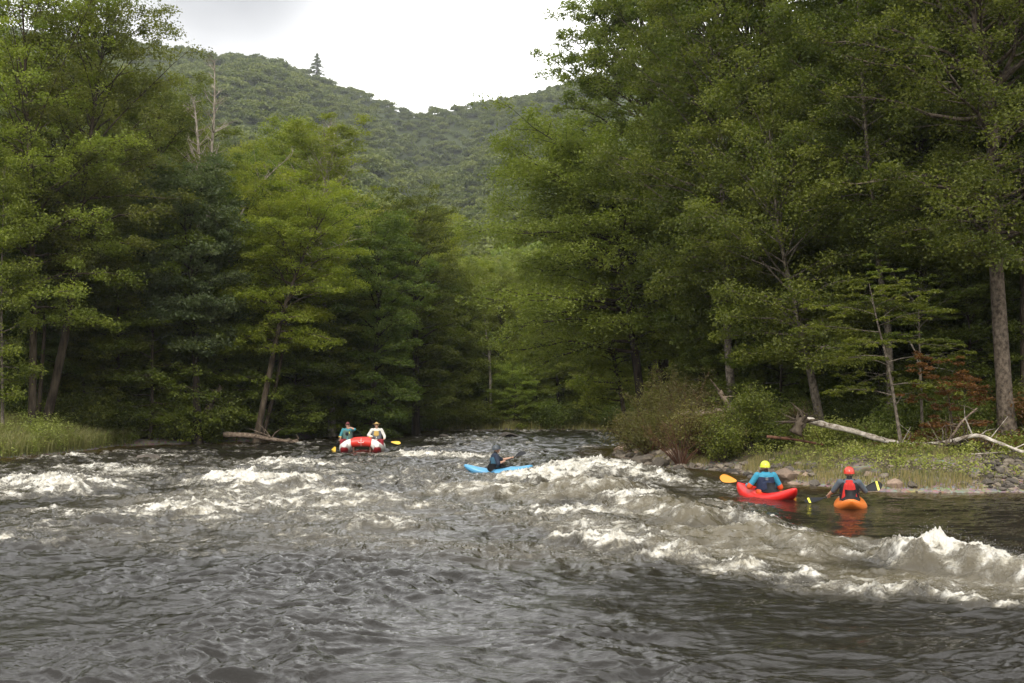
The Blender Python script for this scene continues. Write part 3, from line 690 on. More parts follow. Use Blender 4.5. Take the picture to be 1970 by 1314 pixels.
for k in range(6):
    V, Q, v = round_crown(400 + k, 1500, .52, 3.9 + .4 * (k % 3), 4.2 + .6 * (k % 2))
    tv, tq, _ = tube_vf([(0, 0, -1), (0, 0, 2), (.2, .1, 5)], [.25, .2, .08], 6)
    Vt = np.concatenate([V, tv]); me = np_mesh('hill_tree', Vt, np.concatenate([Q, tq + len(V)]), [HILLM[k % 2], BK_BRN], {'v': np.concatenate([v, np.zeros(len(tv))])}, False, np.concatenate([np.zeros(len(Q)), np.ones(len(tq))]))
    HC.append(me)
hr = np.random.RandomState(77)
pts = []
D = 122.0
while D < 903:
    sp = np.interp(D, [120, 300, 600, 1000], [6.2, 6.6, 7.2, 8.0])
    azs = np.arange(-.34, .075, sp / D)
    for a in azs:
        pts.append((D + hr.uniform(-.4, .4) * sp, a + hr.uniform(-.4, .4) * sp / D))
    D += sp * np.interp(D, [120, 400, 1000], [1.0, 1.15, 1.5])
pts = np.array(pts); HX = pts[:, 0] * np.sin(np.arctan(pts[:, 1])); HY = pts[:, 0] * np.cos(np.arctan(pts[:, 1]))
HZ = ground_z(HX, HY, np.full(len(HX), 50.))
# visible in the gap between the banks come first as single trees
pxs = HX / HY * F + CX; order = np.argsort(np.hypot(HX, HY) + 1e4 * ((pxs < 300) | (pxs > 1060)))
print('hill trees', len(order))
single = order[:240]; rest = order[240:]
for i in single:
    o = bpy.data.objects.new('hillside_tree', HC[hr.randint(6)]); COL.objects.link(o)
    s = hr.uniform(.75, 1.3); o.location = (HX[i], HY[i], HZ[i] - 2.9 * s); o.rotation_euler = (0, 0, hr.rand() * 6.28); o.scale = (s, s, s * hr.uniform(.85, 1.2))
    if np.hypot(HX[i], HY[i]) < 260: o.material_slots[0].link = 'OBJECT'; o.material_slots[0].material = [LM_LGT, LM_YEL, LM_LGT, LM_OLV][hr.randint(4)]
    tag(o, 'round crowned tree on the lower wooded hillside behind the bend', 'tree', 'trees on the lower hillside')
FV = []; FQ = []; Fv = []; n0 = 0
VARS = [round_crown(450 + k, 420, 1.0, 3.9 + .5 * (k % 3), 4.0 + .8 * (k % 2)) for k in range(5)]
for i in rest:
    V, Q, v = VARS[hr.randint(5)]; a = hr.rand() * 6.28; s = hr.uniform(.65, 1.45); c, sn = math.cos(a), math.sin(a)
    W = np.stack([(V[:, 0] * c - V[:, 1] * sn) * s + HX[i], (V[:, 0] * sn + V[:, 1] * c) * s + HY[i], V[:, 2] * s * hr.uniform(.8, 1.15) + HZ[i] - 2.9 * s], -1)
    FV.append(W.astype(np.float32)); FQ.append(Q + n0); Fv.append(np.clip(v * .55 + .75 * hr.rand() ** 1.5, 0, 1.15)); n0 += len(V)
me = np_mesh('hillside_forest', np.concatenate(FV), np.concatenate(FQ), [HILLM[0]], {'v': np.concatenate(Fv)}, False)
tag(link('hillside_forest', me), 'green wooded slopes rising to the ridge under the sky', 'forest', kind='stuff')
tick('hill %d' % (n0 // 4))
del FV, FQ
# ------------------------------------------------------------------ banks: stones, shrubs, grass, dead wood
def hit(px, py, y0=24, y1=130):
    d = ray(px, py); Y = np.arange(y0, y1, .1); t = Y / d[1]; X = d[0] * t; Z = CAMH + d[2] * t
    g = ground_z(X, Y); k = np.nonzero(Z <= g)[0]
    i = k[0] if len(k) else len(Y) - 1
    return np.array([X[i], Y[i], g[i]])

def ico(sub_=3):
    import bmesh
    bm = bmesh.new(); bmesh.ops.create_icosphere(bm, subdivisions=sub_, radius=1.0)
    V = np.array([v.co[:] for v in bm.verts]); T = np.array([[v.index for v in f.verts] for f in bm.faces]); bm.free(); return V, T
ICO3 = ico(3); ICO2 = ico(2); ICO1 = ico(1)
def rock_v(rng, base, cuts=13):
    V = base.copy()
    Nn = rng.normal(size=(cuts, 3)); Nn /= np.linalg.norm(Nn, axis=1)[:, None]; d = rng.uniform(.55, .95, cuts)
    r = np.min(np.where(V @ Nn.T > .05, d[None] / np.maximum(V @ Nn.T, .05), 9), axis=1); r = np.minimum(r, 1.08)
    V = V * r[:, None]; V += rng.normal(size=V.shape) * .012
    return V
def rockmat(name, ca, cb):
    m, nt, b = nmat(name); L = nt.links.new; tc = N(nt, 'ShaderNodeTexCoord'); oi = N(nt, 'ShaderNodeObjectInfo')
    ad = N(nt, 'ShaderNodeVectorMath', operation='ADD'); L(tc.outputs['Object'], ad.inputs[0]); L(oi.outputs['Location'], ad.inputs[1])
    n1 = N(nt, 'ShaderNodeTexNoise'); n1.inputs['Scale'].default_value = 2.2; n1.inputs['Detail'].default_value = 9; n1.inputs['Roughness'].default_value = .7; L(ad.outputs[0], n1.inputs['Vector'])
    cr = N(nt, 'ShaderNodeValToRGB'); cr.color_ramp.elements[0].position = .3; cr.color_ramp.elements[1].position = .7; cr.color_ramp.elements[0].color = (*ca, 1); cr.color_ramp.elements[1].color = (*cb, 1)
    L(n1.outputs['Fac'], cr.inputs['Fac'])
    hs = N(nt, 'ShaderNodeHueSaturation'); mr = N(nt, 'ShaderNodeMapRange'); mr.inputs['To Min'].default_value = .55; mr.inputs['To Max'].default_value = 1.35; L(oi.outputs['Random'], mr.inputs['Value']); L(mr.outputs[0], hs.inputs['Value'])
    L(cr.outputs['Color'], hs.inputs['Color']); L(hs.outputs['Color'], b.inputs['Base Color']); b.inputs['Roughness'].default_value = .85
    bp = N(nt, 'ShaderNodeBump'); bp.inputs['Strength'].default_value = .5; bp.inputs['Distance'].default_value = .03; L(n1.outputs['Fac'], bp.inputs['Height']); L(bp.outputs['Normal'], b.inputs['Normal'])
    return m
M_ROCK = rockmat('river_stone', (.08, .064, .046), (.25, .21, .16)); M_ROCKD = rockmat('wet_stone', (.035, .03, .024), (.12, .10, .08)); M_ROCKP = rockmat('pink_stone', (.14, .10, .07), (.29, .21, .155))
rk = np.random.RandomState(9)
ROCKS = [np_mesh('rock', rock_v(rk, ICO3[0]), ICO3[1], [M_ROCK], sm=False) for _ in range(7)]
def rock(x, y, s, label, grp, mat=None, zz=None, nm='rock', fl=.65):
    o = bpy.data.objects.new(nm, ROCKS[rk.randint(7)]); COL.objects.link(o)
    z = gz(x, y) if zz is None else zz
    o.location = (x, y, z + s * .22); o.rotation_euler = (rk.uniform(-.3, .3), rk.uniform(-.3, .3), rk.rand() * 6.28)
    o.scale = (s * rk.uniform(.8, 1.3), s * rk.uniform(.7, 1.1), s * fl * rk.uniform(.8, 1.2))
    if mat: o.material_slots[0].link = 'OBJECT'; o.material_slots[0].material = mat
    tag(o, label, 'rock', grp); return o
RP = []
def rocks_px(n, xr, yr_, sr, label, grp, mats, sdr=(-.5, 2.2)):
    k = 0
    for _ in range(n * 30):
        if k >= n: break
        p = hit(rk.uniform(*xr), rk.uniform(*yr_)); s = rk.uniform(*sr) ** 1.0
        if any((p[0] - a) ** 2 + (p[1] - b) ** 2 < (.7 * (s + c)) ** 2 for a, b, c in RP): continue
        sd = float(river_sd(p[:1], p[1:2])[0])
        if not sdr[0] < sd < sdr[1]: continue
        RP.append((p[0], p[1], s)); k += 1
        rock(p[0], p[1], s, label, grp, mats[rk.randint(len(mats))])
rocks_px(75, (1192, 1305), (856, 898), (.14, .36), 'pale rounded stone in the heap at the point of the right bank', 'stones heaped on the point of the right bank', [M_ROCK, M_ROCK, M_ROCKP])
rocks_px(30, (1300, 1420), (898, 915), (.10, .26), 'stone at the waterline below the red stemmed shrub', 'stones at the waterline below the shrub', [M_ROCK, M_ROCKD, M_ROCK], (-.4, 1.4))
rocks_px(26, (1400, 1570), (893, 936), (.08, .26), 'stone on the shore behind the kayaker with the yellow helmet', 'stones on the shore behind the red kayak', [M_ROCK, M_ROCKP, M_ROCKD], (-.4, 2.4))
rocks_px(12, (1600, 1900), (905, 945), (.06, .17), 'small stone among grass on the low shore right of the orange kayak', 'small stones on the low grassy shore', [M_ROCK, M_ROCKP], (-.3, 2.5))
rocks_px(70, (1900, 1990), (885, 945), (.07, .18), 'grey cobble in the bed of cobbles at the right edge of the photo', 'cobbles at the right edge', [M_ROCK, M_ROCKD], (-.3, 4))
p = hit(1515, 925); rock(p[0], p[1], .42, 'big pinkish boulder on the shore right of the yellow helmet', None, M_ROCKP, nm='boulder')
p = hit(1482, 915); rock(p[0], p[1], .30, 'rounded grey boulder on the shore just behind the yellow helmet', None, M_ROCK, nm='boulder')
p = hit(1723, 938); rock(p[0], p[1], .22, 'lone pink boulder at the waterline right of the black paddle blade', None, M_ROCKP, nm='boulder', fl=.9)
p = hit(1245, 890); rock(p[0], p[1], .34, 'dark wet boulder at the waterline below the heap of stones', None, M_ROCKD, nm='boulder')
p = gp(829, 826); rock(p[0], p[1], .38, 'pale grey boulder in the water at the end of the left bank', None, M_ROCK, 0, nm='boulder', fl=1.0)
p = gp(982, 838); rock(p[0], p[1], .9, 'wide flat dark rock just breaking the water near the bend', None, M_ROCKD, -.22, nm='boulder', fl=.28)
p = gp(855, 841); rock(p[0], p[1], .35, 'small brown rock breaking the water left of the bend', None, M_ROCKD, -.05, nm='boulder', fl=.5)
p = gp(280, 884); rock(p[0], p[1], .45, 'dark rock awash in the rapids off the weedy point', None, M_ROCKD, -.06, nm='boulder', fl=.5)
tick('rocks')
# gravel, one mass
def scatter_mesh(name, Vb, Tb, P, S, mats, attrs_v=None, flat=.6, rng=rk):
    n = len(P); a = rng.rand(n) * 6.28; c, s = np.cos(a), np.sin(a)
    V = Vb[None] * (S[:, None, None] * rng.uniform(.7, 1.2, (n, 1, 3))) * np.array([1, 1, flat])
    X = V[..., 0] * c[:, None] - V[..., 1] * s[:, None]; Y = V[..., 0] * s[:, None] + V[..., 1] * c[:, None]
    W = np.stack([X + P[:, None, 0], Y + P[:, None, 1], V[..., 2] + P[:, None, 2]], -1).reshape(-1, 3)
    T = (Tb[None] + (np.arange(n) * len(Vb))[:, None, None]).reshape(-1, Tb.shape[1])
    return np_mesh(name, W, T, mats, {'v': np.repeat(rng.rand(n), len(Vb))}, sm=False)
def sample_bank(n, xr, yr_, sdr, rng):
    X = rng.uniform(*xr, n * 3); Y = rng.uniform(*yr_, n * 3); S = river_sd(X, Y)
    k = (S > sdr[0]) & (S < sdr[1]) & (np.abs(X) < Y * .5 + 2); X, Y, S = X[k][:n], Y[k][:n], S[k][:n]
    return X, Y, ground_z(X, Y, S), S
M_GRAV = leafmat('gravel_stone', (.07, .056, .042), (.34, .28, .22), trans=0, rough=.9)
X, Y, Z, S = sample_bank(14000, (4, 22), (29, 60), (-.3, 3.2), rk)
gm = fbm(X * .6, Y * .6, 90, 3); k = (gm > -.02) | (S < .5) | (X > 11.5); X, Y, Z = X[k], Y[k], Z[k]
tag(link('gravel', scatter_mesh('gravel', rock_v(rk, ICO1[0], 8), ICO1[1], np.stack([X, Y, Z], -1), rk.uniform(.02, .075, len(X)), [M_GRAV])), 'loose gravel and small stones along the right shore', 'gravel', kind='stuff')

# ---- grass
def blades(X, Y, Z, rng, h0, h1, w, lean=.35, wind=(.1, 0)):
    n = len(X); h = rng.uniform(h0, h1, n); a = rng.rand(n) * 6.28; ln = rng.rand(n) * lean * h
    dx = np.cos(a) * ln + wind[0] * h; dy = np.sin(a) * ln + wind[1] * h
    b = rng.rand(n) * 6.28; wx = np.cos(b) * w; wy = np.sin(b) * w * .6
    V = np.empty((n, 5, 3))
    V[:, 0] = np.stack([X - wx, Y - wy, Z - .03], -1); V[:, 1] = np.stack([X + wx, Y + wy, Z - .03], -1)
    V[:, 2] = np.stack([X + wx * .7 + dx * .35, Y + wy * .7 + dy * .35, Z + h * .6], -1); V[:, 3] = np.stack([X - wx * .7 + dx * .35, Y - wy * .7 + dy * .35, Z + h * .6], -1)
    V[:, 4] = np.stack([X + dx, Y + dy, Z + h * (1 - lean * .3)], -1)
    i = np.arange(n)[:, None] * 5
    return V.reshape(-1, 3), (i + [0, 1, 2, 3]), (i + [3, 2, 4])
M_GRASS = leafmat('grass_blades', (.070, .092, .024), (.26, .215, .095), trans=.3)
gr_ = np.random.RandomState(31)
X, Y, Z, S = sample_bank(90000, (4, 24), (28, 60), (.12, 6.5), gr_)
d = fbm(X * .55, Y * .55, 91, 3) + .25 * pn(X * 2.5, Y * 2.5, 92); k = (d > -.06 - .25 * smooth(1.5, 4, S)) & ~((X > 12.2) & (S < 3) & (gr_.rand(len(X)) < .85)); X, Y, Z, S, d = X[k], Y[k], Z[k], S[k], d[k]
hs_ = (.5 + .8 * smooth(-.1, .5, d))
V, Q, T = blades(X, Y, Z, gr_, .09, .30, .010); V = V.reshape(-1, 5, 3); V[:, 2:, 2] = Z[:, None] + (V[:, 2:, 2] - Z[:, None]) * hs_[:, None]; V = V.reshape(-1, 3)
vv = np.clip(gr_.rand(len(X)) ** 1.25 + .25 * (fbm(X * .9, Y * .9, 93, 2)) + .25 * smooth(1.6, .3, S), 0, 1)
tag(link('bank_grass', np_mesh('bank_grass', V, [Q, T], [M_GRASS], {'v': np.repeat(vv, 5)})), 'long green and straw grass over the low right bank', 'grass', kind='stuff')
X, Y, Z, S = sample_bank(30000, (-30, -18), (40, 62), (.02, 7), gr_)
V, Q, T = blades(X, Y, Z, gr_, .45, 1.0, .013, .5)
M_GRASS2 = leafmat('weed_blades', (.15, .17, .045), (.40, .37, .15), trans=.3)
tag(link('point_grass', np_mesh('point_grass', V, [Q, T], [M_GRASS2], {'v': np.repeat(gr_.rand(len(X)) ** 1.5, 5)})), 'tall pale grass covering the low point on the left bank', 'grass', kind='stuff')
X, Y, Z, S = sample_bank(16000, (-8, 14), (82, 92), (.02, 3), gr_)
V, Q, T = blades(X, Y, Z, gr_, .3, .75, .02)
tag(link('far_grass', np_mesh('far_grass', V, [Q, T], [M_GRASS2], {'v': np.repeat(gr_.rand(len(X)) ** 1.3, 5)})), 'strip of grass along the far bank of the bend', 'grass', kind='stuff')
# leafy ground cover
def cover(name, n, xr, yr_, sdr, per, h, rad, leaf, mat, label, rng=gr_, cond=None):
    X, Y, Z, S = sample_bank(n, xr, yr_, sdr, rng)
    if cond is not None: k = cond(X, Y, S); X, Y, Z = X[k], Y[k], Z[k]
    hh = h * rng.uniform(.3, 1.1, len(X)) * (.5 + smooth(-.3, .5, fbm(X * .5, Y * .5, 95, 2)))
    idx = np.repeat(np.arange(len(X)), per); n2 = len(idx)
    o = rng.normal(size=(n2, 3)) * rad * .5; u = rng.rand(n2) ** .6
    P = np.stack([X[idx] + o[:, 0], Y[idx] + o[:, 1], Z[idx] + hh[idx] * u], -1)
    V, Q = leaf_quads(P, rng, leaf, 1.0, .7)
    v = np.clip(.5 * rng.rand(len(X))[idx] + .5 * rng.rand(n2), 0, 1)
    tag(link(name, np_mesh(name, V, Q, [mat], {'v': np.repeat(v, 4)})), label, 'plants', kind='stuff')
LM_WEED = leafmat('weed_leaf', (.14, .17, .040), (.34, .35, .10)); LM_WEED2 = leafmat('weed_leaf_dry', (.09, .085, .03), (.20, .17, .07))
cover('point_weeds', 1500, (-30, -18), (40, 62), (.02, 7), 46, .95, .28, .085, LM_WEED, 'leafy weeds thick on the low point of the left bank')
cover('left_ground_cover', 2600, (-34, -4), (52, 86), (.05, 7), 26, .9, .5, .13, LM_DRK, 'dark leafy ground cover along the left waterline', cond=lambda X, Y, S: ~((X < -18) & (Y < 58)))
cover('right_ground_cover', 1500, (4, 24), (34, 62), (2.8, 12), 30, .5, .35, .10, LM_MID, 'leafy ground cover at the edge of the right bank wood')
cover('right_bank_herbs', 700, (5, 22), (29, 52), (.9, 5.5), 30, .55, .25, .075, LM_WEED, 'bright leafy herbs among the grass of the right bank')
cover('far_ground_cover', 700, (-8, 14), (82, 92), (.3, 6), 26, 1.2, .6, .16, LM_MID, 'leafy ground cover on the far bank of the bend')
cover('dry_litter', 700, (6, 22), (34, 42), (3.6, 8), 26, .35, .4, .10, LM_RST, 'brown dead leaves and dry twigs under the fallen birch')
tick('cover')

# ---- shrubs
LM_SHR = leafmat('leaf_shrub_olive', (.085, .078, .026), (.19, .165, .05))
def make_shrub(seed, h, R, stems, npl, leaf, leafm, stemm, r0=.014, open_=.0, cl=.16):
    rng = np.random.RandomState(seed); mb = MB(); C = []; 
    for i in range(stems):
        a = rng.rand() * 6.28; sp = R * rng.uniform(.15, 1.0); hh = h * rng.uniform(.6, 1.0) * (1 - .35 * (sp / R) ** 2)
        s = np.linspace(0, 1, 6)[:, None]; d = np.array([math.cos(a), math.sin(a), 0])
        P = d * sp * s ** 1.25 + np.array([0, 0, 1]) * hh * s ** .9 + d * .06 + np.cumsum(rng.normal(size=(6, 3)) * .03 * h, axis=0) * s
        V, Q, _ = tube_vf(P, r0 * (1 - s[:, 0] * .75), 4); mb.add(V, Q)
        for j in range(7):
            t = rng.uniform(.3 + open_, 1); p = np.array([np.interp(t, s[:, 0], P[:, k]) for k in range(3)])
            q = p + rng.normal(size=3) * np.array([.2, .2, .14]) * R * .7 + np.array([0, 0, .05])
            V, Q, _ = tube_vf([p, (p + q) / 2 + [0, 0, .02], q], [r0 * .4, r0 * .3, .002], 3); mb.add(V, Q); C += [q, (p + q) / 2]
        C.append(P[-1])
    C = np.array(C); idx = np.repeat(np.arange(len(C)), npl); n = len(idx)
    P = C[idx] + rng.normal(size=(n, 3)) * cl * np.array([1, 1, .7]); P[:, 2] = np.maximum(P[:, 2], .05)
    V, Q = leaf_quads(P, rng, leaf, .8)
    v = np.clip(.4 * rng.rand(len(C))[idx] + .6 * rng.rand(n) ** 1.2, 0, 1)
    return mb.build('stems', [stemm], True), np_mesh('foliage', V, Q, [leafm], {'v': np.repeat(v, 4)})
BK_RED = barkmat('bark_reddish', (.045, .022, .014), (.15, .075, .045))
def shrub(px, py, seed, h, R, stems, npl, leaf, lm, sm_, label, grp=None, p=None, **kw):
    s_, f = make_shrub(seed, h, R, stems, npl, leaf, lm, sm_, **kw)
    p = hit(px, py) if p is None else p
    e = empty('shrub', (p[0], p[1], p[2] - .05), 0, label, 'shrub', grp); link('stems', s_, e); link('foliage', f, e); return e
shrub(1310, 900, 501, 2.0, 1.25, 40, 3, .055, LM_SHR, BK_RED, 'shrub of many bare reddish stems at the waterline of the right bank', open_=.25, r0=.02)
shrub(1222, 872, 502, 1.7, 1.3, 30, 12, .075, LM_SHR, BK_BRN, 'olive shrub at the tip of the right bank above the heap of stones')
shrub(1265, 868, 503, 2.6, 1.6, 34, 12, .08, LM_SHR, BK_RED, 'tall loose olive and brown bush behind the heap of stones')
shrub(1330, 872, 504, 3.0, 1.5, 34, 9, .08, LM_WEED2, BK_RED, 'tall dry looking bush behind the red stemmed shrub')
shrub(1250, 880, 522, 1.9, 1.5, 34, 12, .08, LM_SHR, BK_RED, 'spreading olive bush low over the stones at the point of the right bank')
shrub(1350, 885, 523, 2.2, 1.4, 34, 11, .08, LM_SHR, BK_RED, 'olive brown bush between the red stemmed shrub and the leafy green one')
shrub(1290, 850, 524, 3.2, 1.7, 36, 12, .08, LM_SHR, BK_RED, 'tallest olive bush at the back of the point of the right bank')
shrub(1390, 890, 505, 1.5, 1.1, 28, 10, .08, LM_MID, BK_BRN, 'leafy green shrub right of the red stemmed shrub')
shrub(1440, 872, 506, 2.3, 1.3, 32, 15, .08, LM_MID, BK_BRN, 'dense green shrub under the grey trunked tree')
shrub(1360, 850, 507, 2.4, 1.3, 30, 12, .08, LM_SHR, BK_BRN, 'olive bush around the dead snag')
shrub(1490, 868, 508, 1.3, 1.0, 24, 12, .08, LM_DRK, BK_BRN, 'dark low shrub left of the fallen birch')
shrub(1600, 862, 509, .9, .9, 20, 14, .08, LM_WEED, BK_BRN, 'low green shrub in front of the fallen birch')
shrub(1730, 850, 510, 1.4, .8, 18, 12, .09, LM_MID, BK_BRN, 'upright leafy shrub behind the middle of the fallen birch')
shrub(1690, 858, 511, .9, .7, 18, 12, .08, LM_WEED, BK_BRN, 'small bright shrub against the middle of the fallen birch')
shrub(1850, 832, 512, 1.9, .9, 18, 6, .09, LM_RST, BK_RED, 'rusty brown bush between the thick dark trunk and the big rough one')
shrub(1775, 830, 513, 1.7, .6, 18, 9, .08, LM_RST, BK_RED, 'narrow rusty bush at the foot of the thick dark trunk')
shrub(1540, 850, 514, 1.4, .9, 22, 8, .08, LM_WEED2, BK_RED, 'dry brown shrub at the root of the fallen birch')
shrub(2000, 840, 515, 1.6, .9, 20, 9, .09, LM_RST, BK_RED, 'rusty bush at the right edge of the photo beside the second trunk')
shrub(110, 830, 516, 1.6, 1.4, 26, 14, .1, LM_WEED, BK_BRN, 'light green shrub at the back of the weedy point')
shrub(190, 838, 517, 1.3, 1.1, 24, 14, .1, LM_MID, BK_BRN, 'green shrub at the tip of the weedy point')
shrub(30, 822, 518, 1.7, 1.3, 26, 14, .1, LM_MID, BK_BRN, 'green shrub below the straight trunk at the left edge')
shr = [make_shrub(530 + k, 2.2, 1.9, 28, 18, .14, LM_DRK, BK_DRK, r0=.02, cl=.3) for k in range(3)]
def edge_shrubs(n, xr, yr_, sdr, sr, mats, label, grp):
    k = 0
    for _ in range(n * 40):
        if k >= n: break
        x = rr.uniform(*xr); y = rr.uniform(*yr_)
        if not inview(x, y, 0) or not free(x, y, 1.1): continue
        s = float(river_sd(np.array([x]), np.array([y]))[0])
        if not sdr[0] < s < sdr[1]: continue
        if x < -18 and y < 58: continue
        placed.append((x, y)); k += 1
        e = empty('shrub', (x, y, gz(x, y) - .1), rr.uniform(0, 6.28), label, 'shrub', grp); sc = rr.uniform(*sr); e.scale = (sc, sc, sc)
        a, b = shr[rr.randrange(3)]
        link('stems', a, e); f = link('foliage', b, e); f.material_slots[0].link = 'OBJECT'; f.material_slots[0].material = mats[rr.randrange(len(mats))]
edge_shrubs(50, (-22, -4), (56, 86), (.1, 3.2), (.55, 1.15), [LM_DRK, LM_MID, LM_DRK, LM_LGT], 'leafy bush hanging over the left waterline', 'bushes along the left waterline')
edge_shrubs(24, (-6, 10), (82, 90), (.3, 3.5), (.5, .9), [LM_DRK, LM_MID, LM_OLV], 'bush on the far bank of the bend', 'bushes on the far bank')
edge_shrubs(26, (5, 24), (38, 58), (5, 9), (.5, .9), [LM_DRK, LM_MID, LM_OLV], 'shadowed bush at the edge of the right bank wood', 'bushes at the edge of the right bank wood')
tick('shrubs')

# ---- dead wood
def branchy(path, r0, r1, ns=8, seed=0, twigs=0, tl=.8):
    mb = MB(); P = catmull(path, 6); rng = np.random.RandomState(seed); n = len(P)
    R = np.linspace(r0, r1, n) * (1 + .08 * rng.normal(size=n)); V, Q, T = tube_vf(P, R, ns, True); mb.add(V, Q, T)
    for k in range(twigs):
        i = rng.randint(n // 4, n); d = rng.normal(size=3); d[2] = abs(d[2]) * .7; d /= np.linalg.norm(d); l = tl * rng.uniform(.4, 1.2)
        p = P[i]; q = p + d * l * .5 + rng.normal(size=3) * .06 * l; e = p + d * l + rng.normal(size=3) * .15 * l
        V, Q, _ = tube_vf([p, q, e], [R[i] * .4, R[i] * .28, .004], 4); mb.add(V, Q)
    return mb
def pxpath(L_, Y): return np.array([wp(a, b_, Y if not isinstance(Y, (list, tuple)) else np.interp(i, [0, len(L_) - 1], Y)) for i, (a, b_) in enumerate(L_)])
BK_BIRCH = barkmat('birch_bark', (.14, .11, .08), (.58, .53, .46), scale=5, zs=1.0, bump=.3)
def wood(name, path, r0, r1, mat, label, cat, seed=0, twigs=0, tl=.8, part='trunk', ns=8):
    path = np.array(path); b = path[0].copy(); e = empty(name, b, 0, label, cat)
    link(part, branchy(path - b, r0, r1, ns, seed, 0).build(part, [mat]), e)
    if twigs:
        few = twigs <= 6; mb = MB(); P = catmull(path - b, 6); rng = np.random.RandomState(seed + 1)
        for k in range(twigs):
            i = rng.randint(len(P) // 4, len(P)); d = rng.normal(size=3); d[2] = abs(d[2]) * .8; d /= np.linalg.norm(d); l = tl * rng.uniform(.4, 1.2); p = P[i]
            V, Q, _ = tube_vf([p, p + d * l * .5 + rng.normal(size=3) * .08 * l, p + d * l + rng.normal(size=3) * .2 * l], [r1 * .6, r1 * .4, .004], 4); mb.add(V, Q)
            if few: link('side_branch', mb.build('side_branch', [mat]), e); mb = MB()
        if not few: link('branches', mb.build('branches', [mat]), e)
    return e
BK_PBR = barkmat('bark_peeling', (.07, .05, .035), (.26, .20, .15), scale=8, zs=1)
def onbank(L_, off=.12, ymax=37.0):
    out = []
    for i, q in enumerate(L_):
        d = ray(q[0], q[1]); Y = np.arange(31, ymax, .05); t = Y / d[1]; g = ground_z(d[0] * t, Y) + (q[2] if len(q) > 2 else off); k = np.nonzero(CAMH + d[2] * t <= g)[0]
        out.append(wp(q[0], q[1], Y[k[0]] if len(k) else ymax))
    out = np.array(out); y = out[:, 1].copy(); y[1:-1] = (y[:-2] + 2 * y[1:-1] + y[2:]) / 4
    return np.array([wp(q[0], q[1], yy) for q, yy in zip(L_, y)])
wood('fallen_birch', onbank([(1548, 806, .5), (1590, 818, .4), (1640, 829, .3), (1690, 844), (1735, 853), (1790, 855), (1835, 848, .3), (1878, 838, .5), (1915, 850, .4), (1960, 867, .2), (2040, 893)]), .095, .042, BK_BIRCH, 'long white fallen birch lying across the right bank, bent up near its middle', 'fallen tree', 5, 10, 1.0)
e = wood('root_wad', pxpath([(1530, 835), (1540, 815), (1550, 803)], 36.8), .2, .1, BK_BRN, 'torn up brown root end of the fallen birch', 'roots', 8, 16, .7)
wood('fallen_branch', pxpath([(1805, 880), (1812, 860), (1830, 842), (1850, 812), (1880, 785)], 35.2), .06, .02, BK_PBR, 'thin dead branch sticking up from the brush over the white birch', 'branch', 11, 12, .7)
wood('brush_heap', pxpath([(1790, 872), (1820, 856), (1850, 858), (1885, 868), (1900, 880)], 34.9), .07, .04, BK_BRN, 'tangled heap of brown brush under the bend of the white birch', 'brush', 12, 46, .8)
wood('fallen_branch', pxpath([(1760, 875), (1800, 856), (1815, 850), (1850, 852)], 35.5), .035, .012, BK_PAL, 'pale thin stick left of the tangled brush', 'branch', 13, 5, .6)
wood('fallen_branch', pxpath([(1868, 874), (1900, 872), (1950, 868), (2000, 862)], 34.2), .025, .012, BK_PAL, 'pale grey sticks lying below the right end of the white birch', 'branch', 14, 8, .7)
wood('fallen_log', pxpath([(1475, 840), (1530, 846), (1585, 856)], 37.5), .05, .03, BK_RED, 'thin reddish fallen pole left of the birch', 'log', 15, 3, .5)
wood('dead_snag', pxpath([(1412, 870), (1410, 830), (1413, 805), (1400, 778), (1384, 752)], 43), .13, .075, BK_PBR, 'broken pale snag leaning left among the bushes', 'dead tree', 16, 4, .7)
wood('dead_log', pxpath([(1305, 797), (1350, 796), (1390, 790), (1412, 786)], 42.8), .11, .07, BK_PBR, 'reddish log propped level across the bushes beside the snag', 'log', 17, 4, .6)
wood('fallen_log', pxpath([(430, 836), (480, 838), (530, 846), (575, 851)], 61.2), .14, .07, BK_PBR, 'grey fallen log at the foot of the leaning tree on the left bank', 'log', 18, 8, .9)
wood('uprooted_stump', pxpath([(395, 812), (400, 790), (412, 765), (425, 745)], 61.5), .26, .10, BK_BRN, 'brown uprooted stump under the blue green oak', 'stump', 19, 14, .9)
wood('bare_branch', pxpath([(1752, 660), (1762, 680), (1768, 700), (1790, 706), (1825, 712), (1850, 722)], 40), .03, .01, BK_PAL, 'bare pale hooked branch in front of the thick dark trunk', 'branch', 20, 6, .6)
